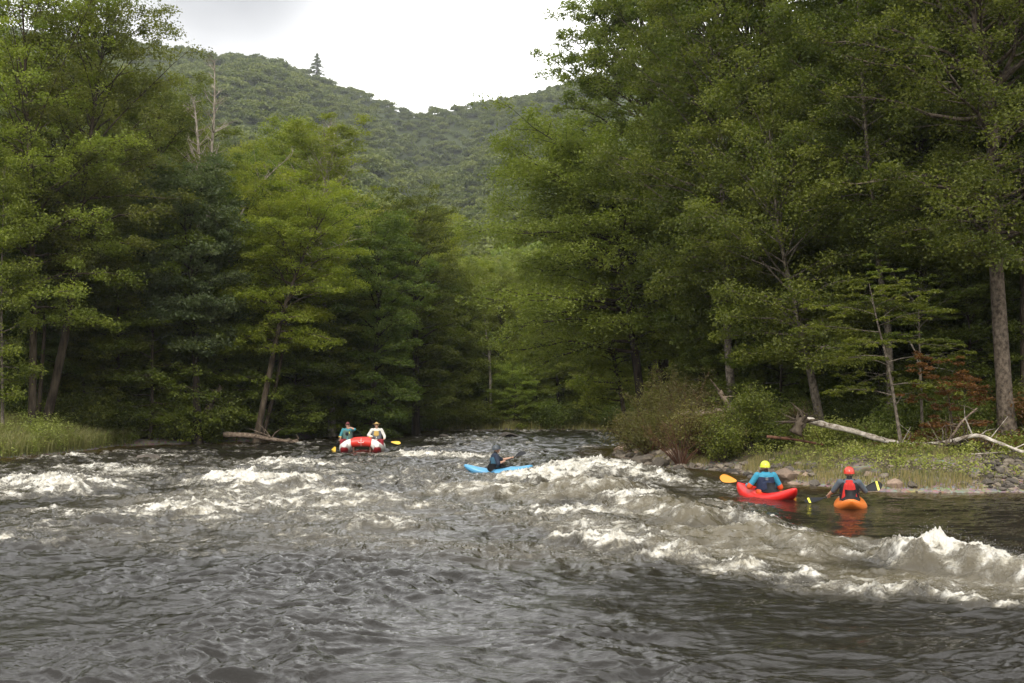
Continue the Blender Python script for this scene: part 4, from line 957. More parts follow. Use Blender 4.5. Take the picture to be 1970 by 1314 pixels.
# standing dead trees with pale trunks
def dead_tree(pts, Y, r, label, seed, twigs=40, tl=2.0):
    path = pxpath(pts, Y); path[0][2] = gz(path[0][0], path[0][1]) - .1; b = path[0].copy(); e = empty('dead_tree', b, 0, label, 'dead tree')
    P = catmull(path - b, 6); n = len(P); R = r * (1 - np.linspace(0, 1, n) * .85); mb = MB(); V, Q, _ = tube_vf(P, R, 8); mb.add(V, Q); link('trunk', mb.build('trunk', [BK_PAL]), e)
    mb = MB(); rng = np.random.RandomState(seed)
    for k in range(twigs):
        i = rng.randint(int(n * .4), n); a = rng.rand() * 6.28; el = rng.uniform(.3, 1.1); l = tl * rng.uniform(.3, 1.0) * (1.25 - i / n); d = np.array([math.cos(a) * math.cos(el), math.sin(a) * math.cos(el), math.sin(el)]); p = P[i]
        m_ = p + d * l * .5 + rng.normal(size=3) * .06 * l; q = p + d * l + np.array([0, 0, .12 * l])
        V, Q, _ = tube_vf([p, m_, q], [R[i] * .45 + .01, R[i] * .25 + .01, .008], 4); mb.add(V, Q)
        for j in range(2):
            d2 = d + rng.normal(size=3) * .5; V, Q, _ = tube_vf([m_, m_ + d2 * l * .3, m_ + d2 * l * .5], [.016, .012, .006], 3); mb.add(V, Q)
    link('branches', mb.build('branches', [BK_PAL]), e)
dead_tree([(378, 820), (380, 440), (384, 330), (378, 240), (372, 190)], 66, .15, 'bare grey dead tree, left one of the pair below the ridge', 41)
dead_tree([(398, 820), (400, 430), (404, 330), (412, 220), (413, 120)], 65.5, .16, 'bare pale dead tree, tallest of the pair below the ridge', 42, 50)
dead_tree([(600, 830), (598, 450), (606, 350), (625, 290), (636, 245)], 71.5, .10, 'bare whitish tree standing before the pale green crown above the raft', 43, 34, 2.4)
dead_tree([(480, 830), (440, 520), (470, 400), (520, 335), (560, 300)], 66.2, .08, 'thin bare tree leaning right over the yellow crowns', 44, 14, 1.6)
dead_tree([(945, 815), (942, 700), (935, 640), (930, 590)], 84.5, .11, 'pale thin dead tree on the far bank at the bend', 45, 16, 1.6)
tick('wood')
# lone spruce on the ridge
def conifer(h, R, seed):
    rng = np.random.RandomState(seed); mb = MB(); V, Q, _ = tube_vf([(0, 0, 0), (0, 0, h * .5), (0, 0, h)], [.5, .35, .1], 7); mb.add(V, Q); C = []
    for i in range(70):
        f = i / 70; z = h * (.12 + .86 * f); r = R * (1 - f) ** .9 * rng.uniform(.55, 1.1); a = rng.rand() * 6.28
        P = [(0, 0, z), (math.cos(a) * r * .5, math.sin(a) * r * .5, z - .05 * r), (math.cos(a) * r, math.sin(a) * r, z - .3 * r)]; V, Q, _ = tube_vf(P, [.07, .05, .02], 4); mb.add(V, Q)
        for t in np.linspace(.35, 1, 5): C.append([math.cos(a) * r * t, math.sin(a) * r * t, z - .22 * r * t])
    C = np.array(C); idx = np.repeat(np.arange(len(C)), 12); P = C[idx] + rng.normal(size=(len(idx), 3)) * [.35, .35, .18]
    V, Q = leaf_quads(P, rng, .95, .7, .5); return mb.build('trunk', [BK_DRK]), np_mesh('crown', V, Q, [LM_MID], {'v': np.repeat(rng.rand(len(idx)) * .5, 4)})
tm, cm = conifer(21, 9.5, 3)
D_ = 880.0; x_ = (606 - CX) / F * D_; place_tree(tm, cm, (x_, D_, wp(606, 150, D_)[2] - 3), 0, 1, name='spruce_tree', label='lone dark spruce standing up against the sky on the ridge', cat='tree')
# ------------------------------------------------------------------ boats and people
def capsule(p0, r0, p1, r1, ns=14):
    p0 = np.array(p0, float); p1 = np.array(p1, float); d = p1 - p0; Ld = np.linalg.norm(d)
    if Ld < 1e-5: d = np.array([0, 0, 1.]); Ld = 1e-5
    else: d = d / Ld
    ref = np.array([1., 0, 0]) if abs(d[0]) < .8 else np.array([0, 1., 0])
    a = np.cross(d, ref); a /= np.linalg.norm(a); b_ = np.cross(d, a)
    an = np.linspace(0, 2 * PI, ns, endpoint=False); V = []; nc = 4
    for k in range(nc, 0, -1):
        f = k / nc * PI / 2 * .98; V.append(p0 - d * math.sin(f) * r0 + math.cos(f) * r0 * (np.cos(an)[:, None] * a + np.sin(an)[:, None] * b_))
    V.append(p0 + r0 * (np.cos(an)[:, None] * a + np.sin(an)[:, None] * b_)); V.append(p1 + r1 * (np.cos(an)[:, None] * a + np.sin(an)[:, None] * b_))
    for k in range(1, nc + 1):
        f = k / nc * PI / 2 * .98; V.append(p1 + d * math.sin(f) * r1 + math.cos(f) * r1 * (np.cos(an)[:, None] * a + np.sin(an)[:, None] * b_))
    n = len(V); V = np.concatenate(V); V = np.concatenate([V, [p0 - d * r0], [p1 + d * r1]])
    i = np.arange(n - 1)[:, None] * ns; j = np.arange(ns)[None]; k = (j + 1) % ns
    Q = np.stack([i + j, i + k, i + ns + k, i + ns + j], -1).reshape(-1, 4); c = n * ns; j = np.arange(ns); k = (j + 1) % ns
    T = np.concatenate([np.stack([np.full(ns, c), k, j], -1), np.stack([np.full(ns, c + 1), (n - 1) * ns + j, (n - 1) * ns + k], -1)])
    return V, Q, T
def ellip(c, r, ns=16, rot=None):
    V, Q, T = capsule((0, 0, 0), 1, (0, 0, 1e-4), 1, ns); V = V * np.array(r)
    if rot is not None: V = V @ np.array(Matrix.Rotation(rot[0], 3, rot[1])).T
    return V + np.array(c), Q, T
def fuse(name, shapes, voxel, mat, parent, smooth_it=4):
    """union of tapered volumes remeshed into one continuous skin"""
    mb = MB()
    for sh in shapes:
        V, Q, T = (capsule(*sh[1:]) if sh[0] == 'c' else ellip(*sh[1:])); mb.add(V, Q, T)
    me = mb.build(name, [], True); o = bpy.data.objects.new('tmp', me); COL.objects.link(o)
    r = o.modifiers.new('r', 'REMESH'); r.mode = 'VOXEL'; r.voxel_size = voxel; r.use_smooth_shade = True
    s = o.modifiers.new('s', 'SMOOTH'); s.iterations = smooth_it; s.factor = .5
    dg = bpy.context.evaluated_depsgraph_get(); out = bpy.data.meshes.new_from_object(o.evaluated_get(dg)); out.name = name
    bpy.data.objects.remove(o); out.materials.clear(); out.materials.append(mat)
    out.polygons.foreach_set('use_smooth', np.ones(len(out.polygons), bool))
    return link(name, out, parent)
def merge_sphere(mats): pass

SKIN = simple('skin', (.50, .29, .20), .55, .4, .1, 60, .1)
def cloth(n, c, rough=.8): return simple(n, c, rough, .25, .35, 45, .15)
C_TEAL = cloth('teal_jacket_cloth', (.035, .24, .36), .5); C_ORNG = cloth('orange_sleeve_cloth', (.62, .085, .02), .5); C_NAVY = cloth('navy_vest', (.02, .028, .06)); C_BLK = cloth('black_neoprene', (.012, .012, .013), .6)
C_GREY = cloth('grey_blue_shirt', (.085, .105, .125)); C_RED = cloth('red_vest', (.46, .025, .02), .6); C_DRKB = cloth('dark_blue_jacket', (.022, .03, .05)); C_BVST = cloth('blue_grey_vest', (.04, .10, .15))
C_LTEA = cloth('teal_shirt', (.05, .22, .26)); C_GRVS = cloth('grey_green_vest', (.075, .13, .115)); C_WHT = cloth('white_shirt', (.62, .60, .54)); C_TAN = cloth('tan_vest_panel', (.50, .34, .10)); C_GYVS = cloth('grey_vest', (.13, .14, .15))
C_MRN = cloth('maroon_cap', (.15, .045, .045)); C_HAT = cloth('straw_hat', (.40, .28, .11)); C_PLD = cloth('dark_red_shorts', (.24, .02, .03)); C_HAIR = simple('brown_hair', (.05, .03, .018), .7)
P_YG = simple('yellow_green_plastic', (.62, .72, .05), .28, .5, coat=.3); P_RD = simple('red_helmet_plastic', (.62, .055, .03), .25, .5, coat=.3); P_GYH = simple('dark_grey_plastic', (.05, .06, .07), .4)
K_RED = simple('red_kayak_plastic', (.66, .022, .018), .32, .5, .05, 8, .06); K_ORG = simple('orange_kayak_plastic', (.74, .19, .03), .32, .5, .05, 8, .12); K_BLU = simple('blue_kayak_plastic', (.10, .33, .55), .32, .5, .05, 8, .06); K_BLU2 = simple('dark_blue_plastic', (.03, .12, .45), .3)
B_ORG = simple('amber_blade', (.72, .30, .02), .3, .5, coat=.3); B_YEL = simple('yellow_blade', (.80, .52, .04), .35); B_BLK = simple('black_blade', (.012, .013, .015), .55, .25); B_STR = simple('yellow_stripe', (.85, .78, .06), .4); B_SHF = simple('black_shaft', (.012, .012, .012), .35)
R_RED = simple('red_raft_rubber', (.62, .035, .02), .42, .5, .05, 10, .08); R_WHT = simple('white_raft_rubber', (.70, .68, .64), .45, .5, .05, 10, .06); R_DRD = simple('dark_red_raft_rubber', (.22, .012, .015), .5); P_WHT = simple('white_plastic', (.75, .74, .70), .4)
EYE = simple('dark_eye', (.02, .015, .012), .2)

def hand(c, shaft, wrist, curl=1.0, s=1.0):
    """palm, four curled fingers round a shaft through c, thumb from the side of the palm"""
    c = np.array(c, float); u = np.array(shaft, float); u /= np.linalg.norm(u); w = np.array(wrist, float) - c; w -= (w @ u) * u; w /= np.linalg.norm(w) + 1e-9; v = np.cross(u, w)
    out = []; R = .030
    for i in range(4):
        off = (i - 1.5) * .0195 * s; L = [.9, 1.0, .95, .78][i]; pts = []
        for k, a in enumerate((0.0, 1.15, 2.2, 3.2)):
            a *= L * curl; pts.append(c + u * off + R * (math.cos(a) * w + math.sin(a) * v))
        for k in range(3): out.append(('c', pts[k], .0100 - .0008 * k, pts[k + 1], .0092 - .0008 * k))
        out.append(('c', c + w * .060 + u * off * .7, .0125, pts[0], .0105))
    out.append(('c', c + w * .075 + u * .006, .020, c + w * .040, .024))
    t0 = c + w * .050 - u * .030; t1 = c + w * .018 - u * .040 - v * .022; t2 = c - w * .018 - u * .030 - v * .026
    out += [('c', t0, .014, t1, .0120), ('c', t1, .0115, t2, .0095)]
    return out, c + w * .085

def person(name, loc, rz, label, shL, elL, haL, shR, elR, haR, shaftL, shaftR, lean=(0, 0), head_turn=0., legs=None, group=None, cloth_top=None, sleeve=None, sleeve_len=(1.0, 1.0), hip_r=.145, top_s=1.0):
    """seated figure in its own frame: hips at the origin, facing +y"""
    e = empty('person', loc, rz, label, 'person', group)
    lx, ly = lean
    def T(p): return np.array([p[0] + lx * p[2], p[1] + ly * p[2], p[2]])
    hc = T((0, .035, .712))
    SH = [('c', (-.09, 0, .06), hip_r * .85, (.09, 0, .06), hip_r * .85), ('c', T((0, 0, .10)), .13, T((0, 0, .26)), .118), ('c', T((-.05, 0, .25)), .105, T((-.07, .0, .43)), .112), ('c', T((.05, 0, .25)), .105, T((.07, .0, .43)), .112),
          ('c', T((-.06, -.01, .48)), .09, T((.06, -.01, .48)), .09), ('c', T((0, 0, .50)), .062, T((0, .025, .64)), .054)]
    ct, st = math.cos(head_turn), math.sin(head_turn)
    def H(x, y, z): return hc + np.array([x * ct - y * st, x * st + y * ct, z])
    SH += [('e', H(0, -.008, .02), (.076, .094, .096)), ('c', H(0, .030, -.03), .060, H(0, .042, -.078), .040), ('c', H(0, .094, .0), .011, H(0, .108, -.030), .015), ('c', H(-.028, .082, -.065), .010, H(.028, .082, -.065), .010),
           ('e', H(-.078, .0, -.012), (.012, .02, .032)), ('e', H(.078, .0, -.012), (.012, .02, .032)), ('c', H(-.035, .080, .022), .014, H(.035, .080, .022), .014), ('c', H(0, -.02, -.05), .060, H(0, .03, -.02), .058)]
    arms = []
    for sh, el, ha, sf in ((shL, elL, haL, shaftL), (shR, elR, haR, shaftR)):
        sh = T(sh); hs, wr = hand(ha, sf, el); el = np.array(el, float)
        SH += [('c', sh, .060, (sh + el) / 2, .047), ('c', (sh + el) / 2, .047, el, .040), ('c', el, .041, el + (wr - el) * .4, .040), ('c', el + (wr - el) * .4, .040, wr, .026)] + hs
        arms.append((sh, el, wr))
    legs = legs or [((-.10, .05, .04), (-.20, .42, .10), (-.13, .80, -.02)), ((.10, .05, .04), (.20, .42, .10), (.13, .80, -.02))]
    for a, k, f in legs:
        SH += [('c', a, .085, k, .058), ('c', k, .056, (np.array(k) + np.array(f)) / 2, .052), ('c', (np.array(k) + np.array(f)) / 2, .052, f, .036), ('c', f, .036, np.array(f) + [0, .13, -.02], .028)]
    b = fuse('body', SH, .0085, SKIN, e, 3)
    # shirt or jacket over trunk and arms
    g = .014 * top_s
    CL = [(s[0], s[1], s[2] + g, s[3], s[4] + g) if s[0] == 'c' else s for s in SH[:5]]
    fuse('shirt', CL + [('c', sh, .060 + g, sh + (el - sh) * min(1, sl * 2), .046 + g) for (sh, el, wr), sl in zip(arms, sleeve_len)]
         + [('c', el, .042 + g, el + (wr - el) * min(1, sl * 2 - 1), .036 + g) for (sh, el, wr), sl in zip(arms, sleeve_len) if sl > .55], .011, cloth_top, e, 3)
    for sx in (-.03, .03):
        me = np_mesh('eye', *[x if i == 0 else [x[1], x[2]] for i, x in enumerate([(lambda v: v[0])(ellip(H(sx, .083, .004), (.011, .006, .006), 8)), ellip((0, 0, 0), (1, 1, 1), 8)])], [EYE], sm=True); link('eye', me, e)
    return e, T, H, arms

def helmet(e, H, mat, nm='helmet', peak=True):
    mb = MB(); nu, nv = 22, 11; V = []
    for j in range(nv):
        ph = j / (nv - 1) * 1.78
        for i in range(nu):
            a = i / nu * 2 * PI; front = math.cos(a - PI / 2)
            low = 1.0 - .16 * max(0, front) ; p_ = ph * low
            V.append(H(.118 * math.sin(p_) * math.cos(a), -.008 + .136 * math.sin(p_) * math.sin(a), .008 + .128 * math.cos(p_)))
    i = np.arange(nv - 1)[:, None] * nu; j = np.arange(nu)[None]; k = (j + 1) % nu; Q = np.stack([i + j, i + nu + j, i + nu + k, i + k], -1).reshape(-1, 4)
    mb.add(V, Q)
    rim = [H(.118 * math.sin(1.78 * (1 - .16 * max(0, math.cos(a - PI / 2)))) * math.cos(a), -.008 + .136 * math.sin(1.78 * (1 - .16 * max(0, math.cos(a - PI / 2)))) * math.sin(a), .008 + .128 * math.cos(1.78 * (1 - .16 * max(0, math.cos(a - PI / 2))))) for a in np.linspace(0, 2 * PI, 25)]
    V2, Q2, _ = tube_vf(rim, np.full(25, .008), 6); mb.add(V2, Q2)
    if peak: V3, Q3, T3 = ellip(H(0, .10, .045), (.07, .05, .008), 14); mb.add(V3, Q3, T3)
    h = link(nm, mb.build(nm, [mat], True), e)
    fuse('collar', [('c', H(0, -.035, -.135), .066, H(0, -.028, -.085), .060)], .010, C_BLK, e, 3)
    st = MB()
    for s in (-1, 1):
        V, Q, _ = tube_vf([H(.088 * s, 0, -.01), H(.075 * s, .02, -.06), H(.02 * s, .05, -.118)], [.006] * 3, 5); st.add(V, Q)
    link('chin_strap', st.build('chin_strap', [C_BLK], True), h)
    return h

def blade_mesh(c, u, nrm, Ls=.46, Wd=.19, name='blade', mat=None, parent=None, stripe=None):
    """spoon shaped paddle blade from c outwards along u"""
    u = np.array(u, float); u /= np.linalg.norm(u); nrm = np.array(nrm, float); nrm -= (nrm @ u) * u; nrm /= np.linalg.norm(nrm); s = np.cross(nrm, u)
    ns, nw = 16, 9; V = []
    for side in (1, -1):
        for i in range(ns):
            t = i / (ns - 1); w = Wd * .5 * (math.sin(min(1, t * 1.25 + .02) * PI / 2) ** .8) * (1 - max(0, (t - .72) / .28) ** 2.4 * .82)
            for j in range(nw):
                q = j / (nw - 1) * 2 - 1; V.append(np.array(c) + u * t * Ls + s * (q * w + .012 * t * q) + nrm * (.03 * t * t + .02 * q * q * w / .09 * .5 + side * (.006 * (1 - q * q) + .0018)) + s * .018 * t)
    f = grid_faces(ns, nw); n = ns * nw; Q = [f, f[:, ::-1] + n]; rim = []
    idx = [i * nw for i in range(ns)] + [(ns - 1) * nw + j for j in range(1, nw)] + [(i * nw + nw - 1) for i in range(ns - 2, -1, -1)]
    for a, b_ in zip(idx[:-1], idx[1:]): rim.append([a, a + n, b_ + n, b_])
    o = link(name, np_mesh(name, V, [np.concatenate(Q + [np.array(rim)])], [mat], sm=True), parent)
    if stripe:
        V = np.array(V); C1 = []
        for side, k0 in ((1, 0), (-1, n)):
            for t in (.72, .82):
                ii = t * (ns - 1); i0 = int(ii); fr = ii - i0
                for j in range(nw): C1.append(V[k0 + i0 * nw + j] * (1 - fr) + V[k0 + (i0 + 1) * nw + j] * fr + nrm * side * .003)
        f = grid_faces(2, nw); link('stripe', np_mesh('stripe', C1, [np.concatenate([f, f[:, ::-1] + 2 * nw])], [stripe], sm=True), o)
    return o
def kayak_paddle(loc, rz, a, b_, nA, nB, bm, label, stripe=None, bl=.46, bw=.19, shaftm=None, single=False, group=None):
    e = empty('paddle', loc, rz, label, 'paddle', group); a = np.array(a, float); b_ = np.array(b_, float); u = (b_ - a) / np.linalg.norm(b_ - a)
    s0 = a + u * bl * .95 if not single else a; s1 = b_ - u * bl * .95
    V, Q, T = tube_vf([s0, s0 * .5 + s1 * .5, s1], [.0155] * 3, 10, True); link('shaft', np_mesh('shaft', V, [Q, T], [shaftm or B_SHF], sm=True), e)
    if not single: blade_mesh(a + u * bl, -u, nA, bl, bw, 'blade', bm, e, stripe)
    else:
        V, Q, T = capsule(a - np.array([.05, 0, 0]), .017, a + np.array([.05, 0, 0]), .017); link('grip', np_mesh('grip', V, [Q, T], [bm], sm=True), e)
    blade_mesh(b_ - u * bl, u, nB, bl, bw, 'blade', bm, e, stripe)
    return e

def kayak(loc, rz, L, W, mat, label, rocker=.20, bulb=.0, deckm=None, pitch=0):
    e = empty('kayak', loc, rz, label, 'kayak'); e.rotation_euler = (pitch, 0, rz)
    ns, nr = 49, 32; V = []; S = np.linspace(-1, 1, ns)
    for s in S:
        a_ = abs(s); w = W / 2 * max(.0, (1 - a_ ** 2.6)) ** .75 + .012; z0 = rocker * a_ ** 2.6 + .02
        bt = .145 * (1 - a_ ** 4) ** .6 + .012; tp = (.125 + .05 * math.exp(-((s - .32) / .28) ** 2)) * (1 - a_ ** 5) ** .6 + .014 + bulb * math.exp(-((s - .72) / .2) ** 2)
        for k in range(nr):
            a = k / nr * 2 * PI; c, sn = math.cos(a), math.sin(a)
            x = w * math.copysign(abs(c) ** .75, c); z = z0 + (tp * abs(sn) ** 1.15 if sn > 0 else -bt * abs(sn) ** .7); V.append((x, s * L / 2, z))
    i = np.arange(ns - 1)[:, None] * nr; j = np.arange(nr)[None]; k = (j + 1) % nr; Q = np.stack([i + j, i + k, i + nr + k, i + nr + j], -1).reshape(-1, 4)
    caps = [[m_ for m_ in range(nr - 1, -1, -1)], [(ns - 1) * nr + m_ for m_ in range(nr)]]
    link('hull', np_mesh('hull', V, [Q, np.array(caps)], [mat], sm=True), e)
    an = np.linspace(0, 2 * PI, 33); ck = -.05
    P = [(.20 * math.cos(a) * (1 - .12 * math.sin(a)), ck + .40 * math.sin(a), .185 + .03 * math.sin(a)) for a in an]
    V, Q, _ = tube_vf(P, [.016] * 33, 8); link('coaming', np_mesh('coaming', V, [Q], [C_BLK], sm=True), e)
    V = []; rings = [(1.0, .005), (.85, .03), (.62, .07), (.52, .16), (.50, .22)]
    for (r, h) in rings:
        for a in an[:-1]: V.append((.205 * r * math.cos(a) * (1 if r > .6 else 1.35), ck + (.40 * r * math.sin(a) if r > .6 else .20 * math.sin(a)) * 1.0 - (0 if r > .9 else .03), .185 + .03 * math.sin(a) * r + h))
    n_ = 32; i = np.arange(len(rings) - 1)[:, None] * n_; j = np.arange(n_)[None]; k = (j + 1) % n_
    link('spray_skirt', np_mesh('spray_skirt', V, [np.stack([i + j, i + k, i + n_ + k, i + n_ + j], -1).reshape(-1, 4)], [C_BLK], sm=True), e)
    for s in (-1, 1):
        y = s * L / 2 * .93; zz = rocker * .93 ** 2.6 + .075
        V, Q, _ = tube_vf([(-.03, y, zz), (-.015, y + .01, zz + .04), (.015, y + .01, zz + .04), (.03, y, zz)], [.007] * 4, 6); link('grab_loop', np_mesh('grab_loop', V, [Q], [C_BLK], sm=True), e)
    return e

def vest(e, T, m, panel=None, shapes=None, front=None):
    SH = [('c', T((-.07, 0, .17)), .150, T((-.075, 0, .40)), .143), ('c', T((.07, 0, .17)), .150, T((.075, 0, .40)), .143)]
    for s in (-1, 1): SH += [('c', T((.10 * s, -.10, .42)), .035, T((.105 * s, -.03, .555)), .028), ('c', T((.105 * s, -.03, .555)), .028, T((.10 * s, .09, .44)), .032)]
    v = fuse('life_vest', SH, .012, m, e, 3)
    return v

# --- orange kayak, seen from right behind
o1 = gp(1636, 972); yaw1 = math.radians(-14)
z1 = .0
kayak((o1[0], o1[1], z1 - .035), yaw1, 2.35, .70, K_ORG, 'orange kayak nearest the right bank, seen from straight behind')
def local(px, py, Yoff, loc, rz):
    """photo point at depth loc.y+Yoff in the frame of a boat"""
    p = wp(px, py, loc[1] + Yoff) - np.array(loc); c, s = math.cos(-rz), math.sin(-rz)
    return np.array([p[0] * c - p[1] * s, p[0] * s + p[1] * c, p[2]])
L1 = (o1[0] - .02, o1[1] + .0, z1 + .01)
e, T, H, arms = person('p', L1, yaw1, 'person with a red helmet and red vest paddling away in the orange kayak',
    (-.195, 0, .50), (-.34, .10, .30), (-.45, .30, .15), (.195, 0, .50), (.34, .12, .30), (.33, .38, .32), (1, .12, .2), (1, .12, .2), cloth_top=C_GREY, sleeve_len=(.5, .5))
v = vest(e, T, C_BLK)
pn_ = fuse('back_panel', [('c', (-.115, -.130, .10), .068, (-.065, -.130, .44), .055), ('c', (.115, -.130, .10), .068, (.065, -.130, .44), .055), ('c', (0, -.150, .10), .068, (0, -.14, .46), .056), ('c', (-.05, -.095, .52), .035, (.05, -.095, .52), .035)], .010, C_RED, v, 3)
an = np.linspace(0, 2 * PI, 25); V, Q, _ = tube_vf([(.042 * math.cos(a), -.221, .165 + .042 * math.sin(a)) for a in an], [.010] * 25, 8); link('badge', np_mesh('badge', V, [Q], [P_WHT], sm=True), pn_)
V, Q, T_ = ellip((0, -.215, .165), (.034, .006, .034), 16); link('badge_centre', np_mesh('badge_centre', V, [Q, T_], [C_BLK], sm=True), pn_)
helmet(e, H, P_RD, peak=False)
for s in (-1, 1): V, Q, T_ = capsule((.185 * s, -.06, .25), .018, (.195 * s, -.03, .31), .016); link('side_strap', np_mesh('side_strap', V, [Q, T_], [C_ORNG], sm=True), v)
kayak_paddle(L1, yaw1, (-.97, .22, .02), (.72, .50, .40), (.1, -.5, 1), (-.1, -1, .25), B_BLK, 'black paddle with yellow striped blades held over the orange kayak', B_STR, .44, .20)

# --- red kayak
o2 = gp(1474, 956); yaw2 = math.radians(27)
kayak((o2[0] , o2[1], -.035), yaw2, 2.2, .66, K_RED, 'bright red kayak with an upturned bow heading for the right bank', rocker=.27, bulb=.05)
L2 = (o2[0] - .02, o2[1] - .03, .02); yb = math.radians(2)
e, T, H, arms = person('p', L2, yb, 'person with a yellow green helmet and blue jacket paddling in the red kayak',
    (-.20, 0, .50), (-.38, .04, .23), (-.38, .28, .25), (.20, 0, .50), (.37, .04, .21), (.30, .32, .19), (-1, .1, .22), (-1, .1, .22), cloth_top=C_TEAL, sleeve_len=(1, 1), top_s=1.5, head_turn=.15)
v = vest(e, T, C_NAVY)
fuse('back_panel', [('c', (-.08, -.12, .18), .065, (-.07, -.115, .30), .065), ('c', (.08, -.12, .18), .065, (.07, -.115, .30), .065), ('c', (0, -.13, .16), .065, (0, -.12, .33), .065)], .010, C_NAVY, v, 3)
fuse('back_tab', [('c', (-.022, -.145, .40), .018, (.022, -.145, .40), .018), ('c', (-.022, -.145, .44), .018, (.022, -.145, .44), .018)], .008, C_GYVS, v, 2)
for (sh, el, wr) in arms: fuse('cuff', [('c', el + (sh - el) * .32, .070, el, .070), ('c', el, .066, wr, .048)], .011, C_ORNG, e, 3)
fuse('waist_band', [('c', (-.11, -.02, .10), .13, (.11, -.02, .10), .13)], .012, C_ORNG, e, 3)
helmet(e, H, P_YG, peak=True)
pa = local(1387, 918, .15, L2, yb); pb = local(1535, 963, .10, L2, yb); pa[1] = .34; pb[1] = .22; pb[2] += .10
kayak_paddle(L2, yb, pa, pb, (0, -1, .35), (0, -.6, 1), B_ORG, 'black paddle with amber blades held over the red kayak', None, .44, .19)

# --- blue kayak, side on
o3 = gp(957, 911); yaw3 = math.radians(-82)
kayak((o3[0] + .03, o3[1], .0), yaw3, 2.15, .64, K_BLU, 'light blue kayak seen from the side in mid river', rocker=.22, pitch=math.radians(-1))
L3 = (o3[0] - .1, o3[1], .04); y3 = math.radians(-76)
e, T, H, arms = person('p', L3, y3, 'person with a dark helmet paddling the light blue kayak across the current',
    (-.19, .02, .50), (-.30, .30, .36), (-.18, .63, .425), (.19, .0, .50), (.33, .05, .28), (.08, .27, .316), (-.55, .8, .24), (-.55, .8, .24), cloth_top=C_DRKB, sleeve_len=(.5, .5), top_s=1.6, lean=(0, .06))
vest(e, T, C_BVST); helmet(e, H, P_GYH)
pa = np.array((.52, -.36, .14)); pb = np.array((-.52, 1.12, .56))
kayak_paddle(L3, y3, pa, pb, (.3, 1, .3), (.2, .2, 1), B_BLK, 'black paddle slanting across the kayaker in mid river', None, .48, .22)

# --- two person raft
o4 = gp(698, 869); RX, RY = o4[0], o4[1]
raft = empty('raft', (RX, RY, .0), math.radians(3), 'red and white inflatable two person raft coming head on down the river', 'raft')
def raft_tube(path, r, mat, nm, parent=raft, ns=20):
    P = catmull(path, 8); n = len(P); R = np.array([np.interp(i / (n - 1), np.linspace(0, 1, len(r)), r) for i in range(n)])
    V, Q, T = tube_vf(P, R, ns, True); return link(nm, np_mesh(nm, V, [Q, T], [mat], sm=True), parent)
for s in (-1, 1):
    t = raft_tube([(s * .70, 1.9, .32), (s * .70, 1.3, .16), (s * .70, .2, .14), (s * .70, -.75, .17), (s * .68, -1.15, .24), (s * .67, -1.42, .34)], [.08, .20, .225, .225, .21, .10], R_WHT, 'side_tube')
    V, Q, T_ = ellip((0, 0, 0), (.17, .30, .15), 20); V = V @ np.array(Matrix.Rotation(math.radians(-28), 3, 'X')).T + np.array([s * .68, -1.19, .12])
    link('wear_patch', np_mesh('wear_patch', V, [Q, T_], [R_DRD], sm=True), t)
    raft_tube([(s * .72, -1.05, .20), (s * .58, -1.02, .33), (s * .42, -1.0, .41), (s * .28, -1.0, .43)], [.20, .19, .17, .165], R_WHT, 'bow_tube')
    raft_tube([(s * .60, .9, .40), (s * .3, .9, .44), (0, .9, .45)], [.14, .15, .15], R_RED, 'thwart')
c = raft_tube([(-.42, -1.0, .41), (-.15, -1.0, .44), (.15, -1.0, .44), (.42, -1.0, .41)], [.176, .180, .180, .176], R_RED, 'bow_tube')
V, Q, _ = tube_vf([(0, -1.0 - .178 * math.cos(a), .44 + .178 * math.sin(a)) for a in np.linspace(-1.2, 1.3, 9)], [.009] * 9, 6); link('seam', np_mesh('seam', V, [Q], [R_WHT], sm=True), c)
for s in (-1, 1):
    V, Q, _ = tube_vf([(s * .02, -1.175, .42), (s * .09, -1.18, .43), (s * .13, -1.17, .48)], [.014, .016, .006], 6); link('handle', np_mesh('handle', V, [Q], [R_WHT], sm=True), c)
raft_tube([(-.5, -.1, .40), (0, -.1, .43), (.5, -.1, .40)], [.16, .17, .16], R_RED, 'thwart')
V, Q, T_ = capsule((-.05, -.86, .58), .035, (.06, -.84, .58), .035); link('bow_bag', np_mesh('bow_bag', V, [Q, T_], [C_BLK], sm=True), raft)
# left rafter: local frame faces the camera (rz = 180 deg), so his right hand is at the photo's left
def rafter(x, label, **kw):
    return person('p', (RX + x, RY - .15, .42), math.pi + kw.pop('rz', 0), label, legs=[((-.10, .03, .02), (-.27, .40, .05), (-.30, .42, -.40)), ((.10, .03, .02), (.20, .42, .05), (.22, .44, -.36))], **kw)
e, T, H, arms = rafter(-.62, 'person in a teal shirt and maroon cap on the raft, one arm raised',
    shL=(-.19, 0, .50), elL=(-.33, .30, .53), haL=(-.06, .30, .60), shR=(.19, 0, .50), elR=(.30, .02, .25), haR=(.34, .18, .08), shaftL=(.2, .2, 1), shaftR=(.25, -.2, 1), cloth_top=C_LTEA, sleeve_len=(.5, .5))
v = vest(e, T, C_GRVS); fuse('chest_pocket', [('c', (-.01, .13, .30), .035, (-.01, .13, .38), .035), ('c', (.05, .13, .30), .035, (.05, .13, .38), .035)], .01, C_BLK, v, 2)
V, Q, T_ = capsule((-.09, .15, .36), .014, (-.085, .15, .42), .012); link('whistle', np_mesh('whistle', V, [Q, T_], [B_STR], sm=True), v)
LEGS_ = [((-.10, .03, .02), (-.27, .40, .05)), ((.10, .03, .02), (.20, .42, .05))]
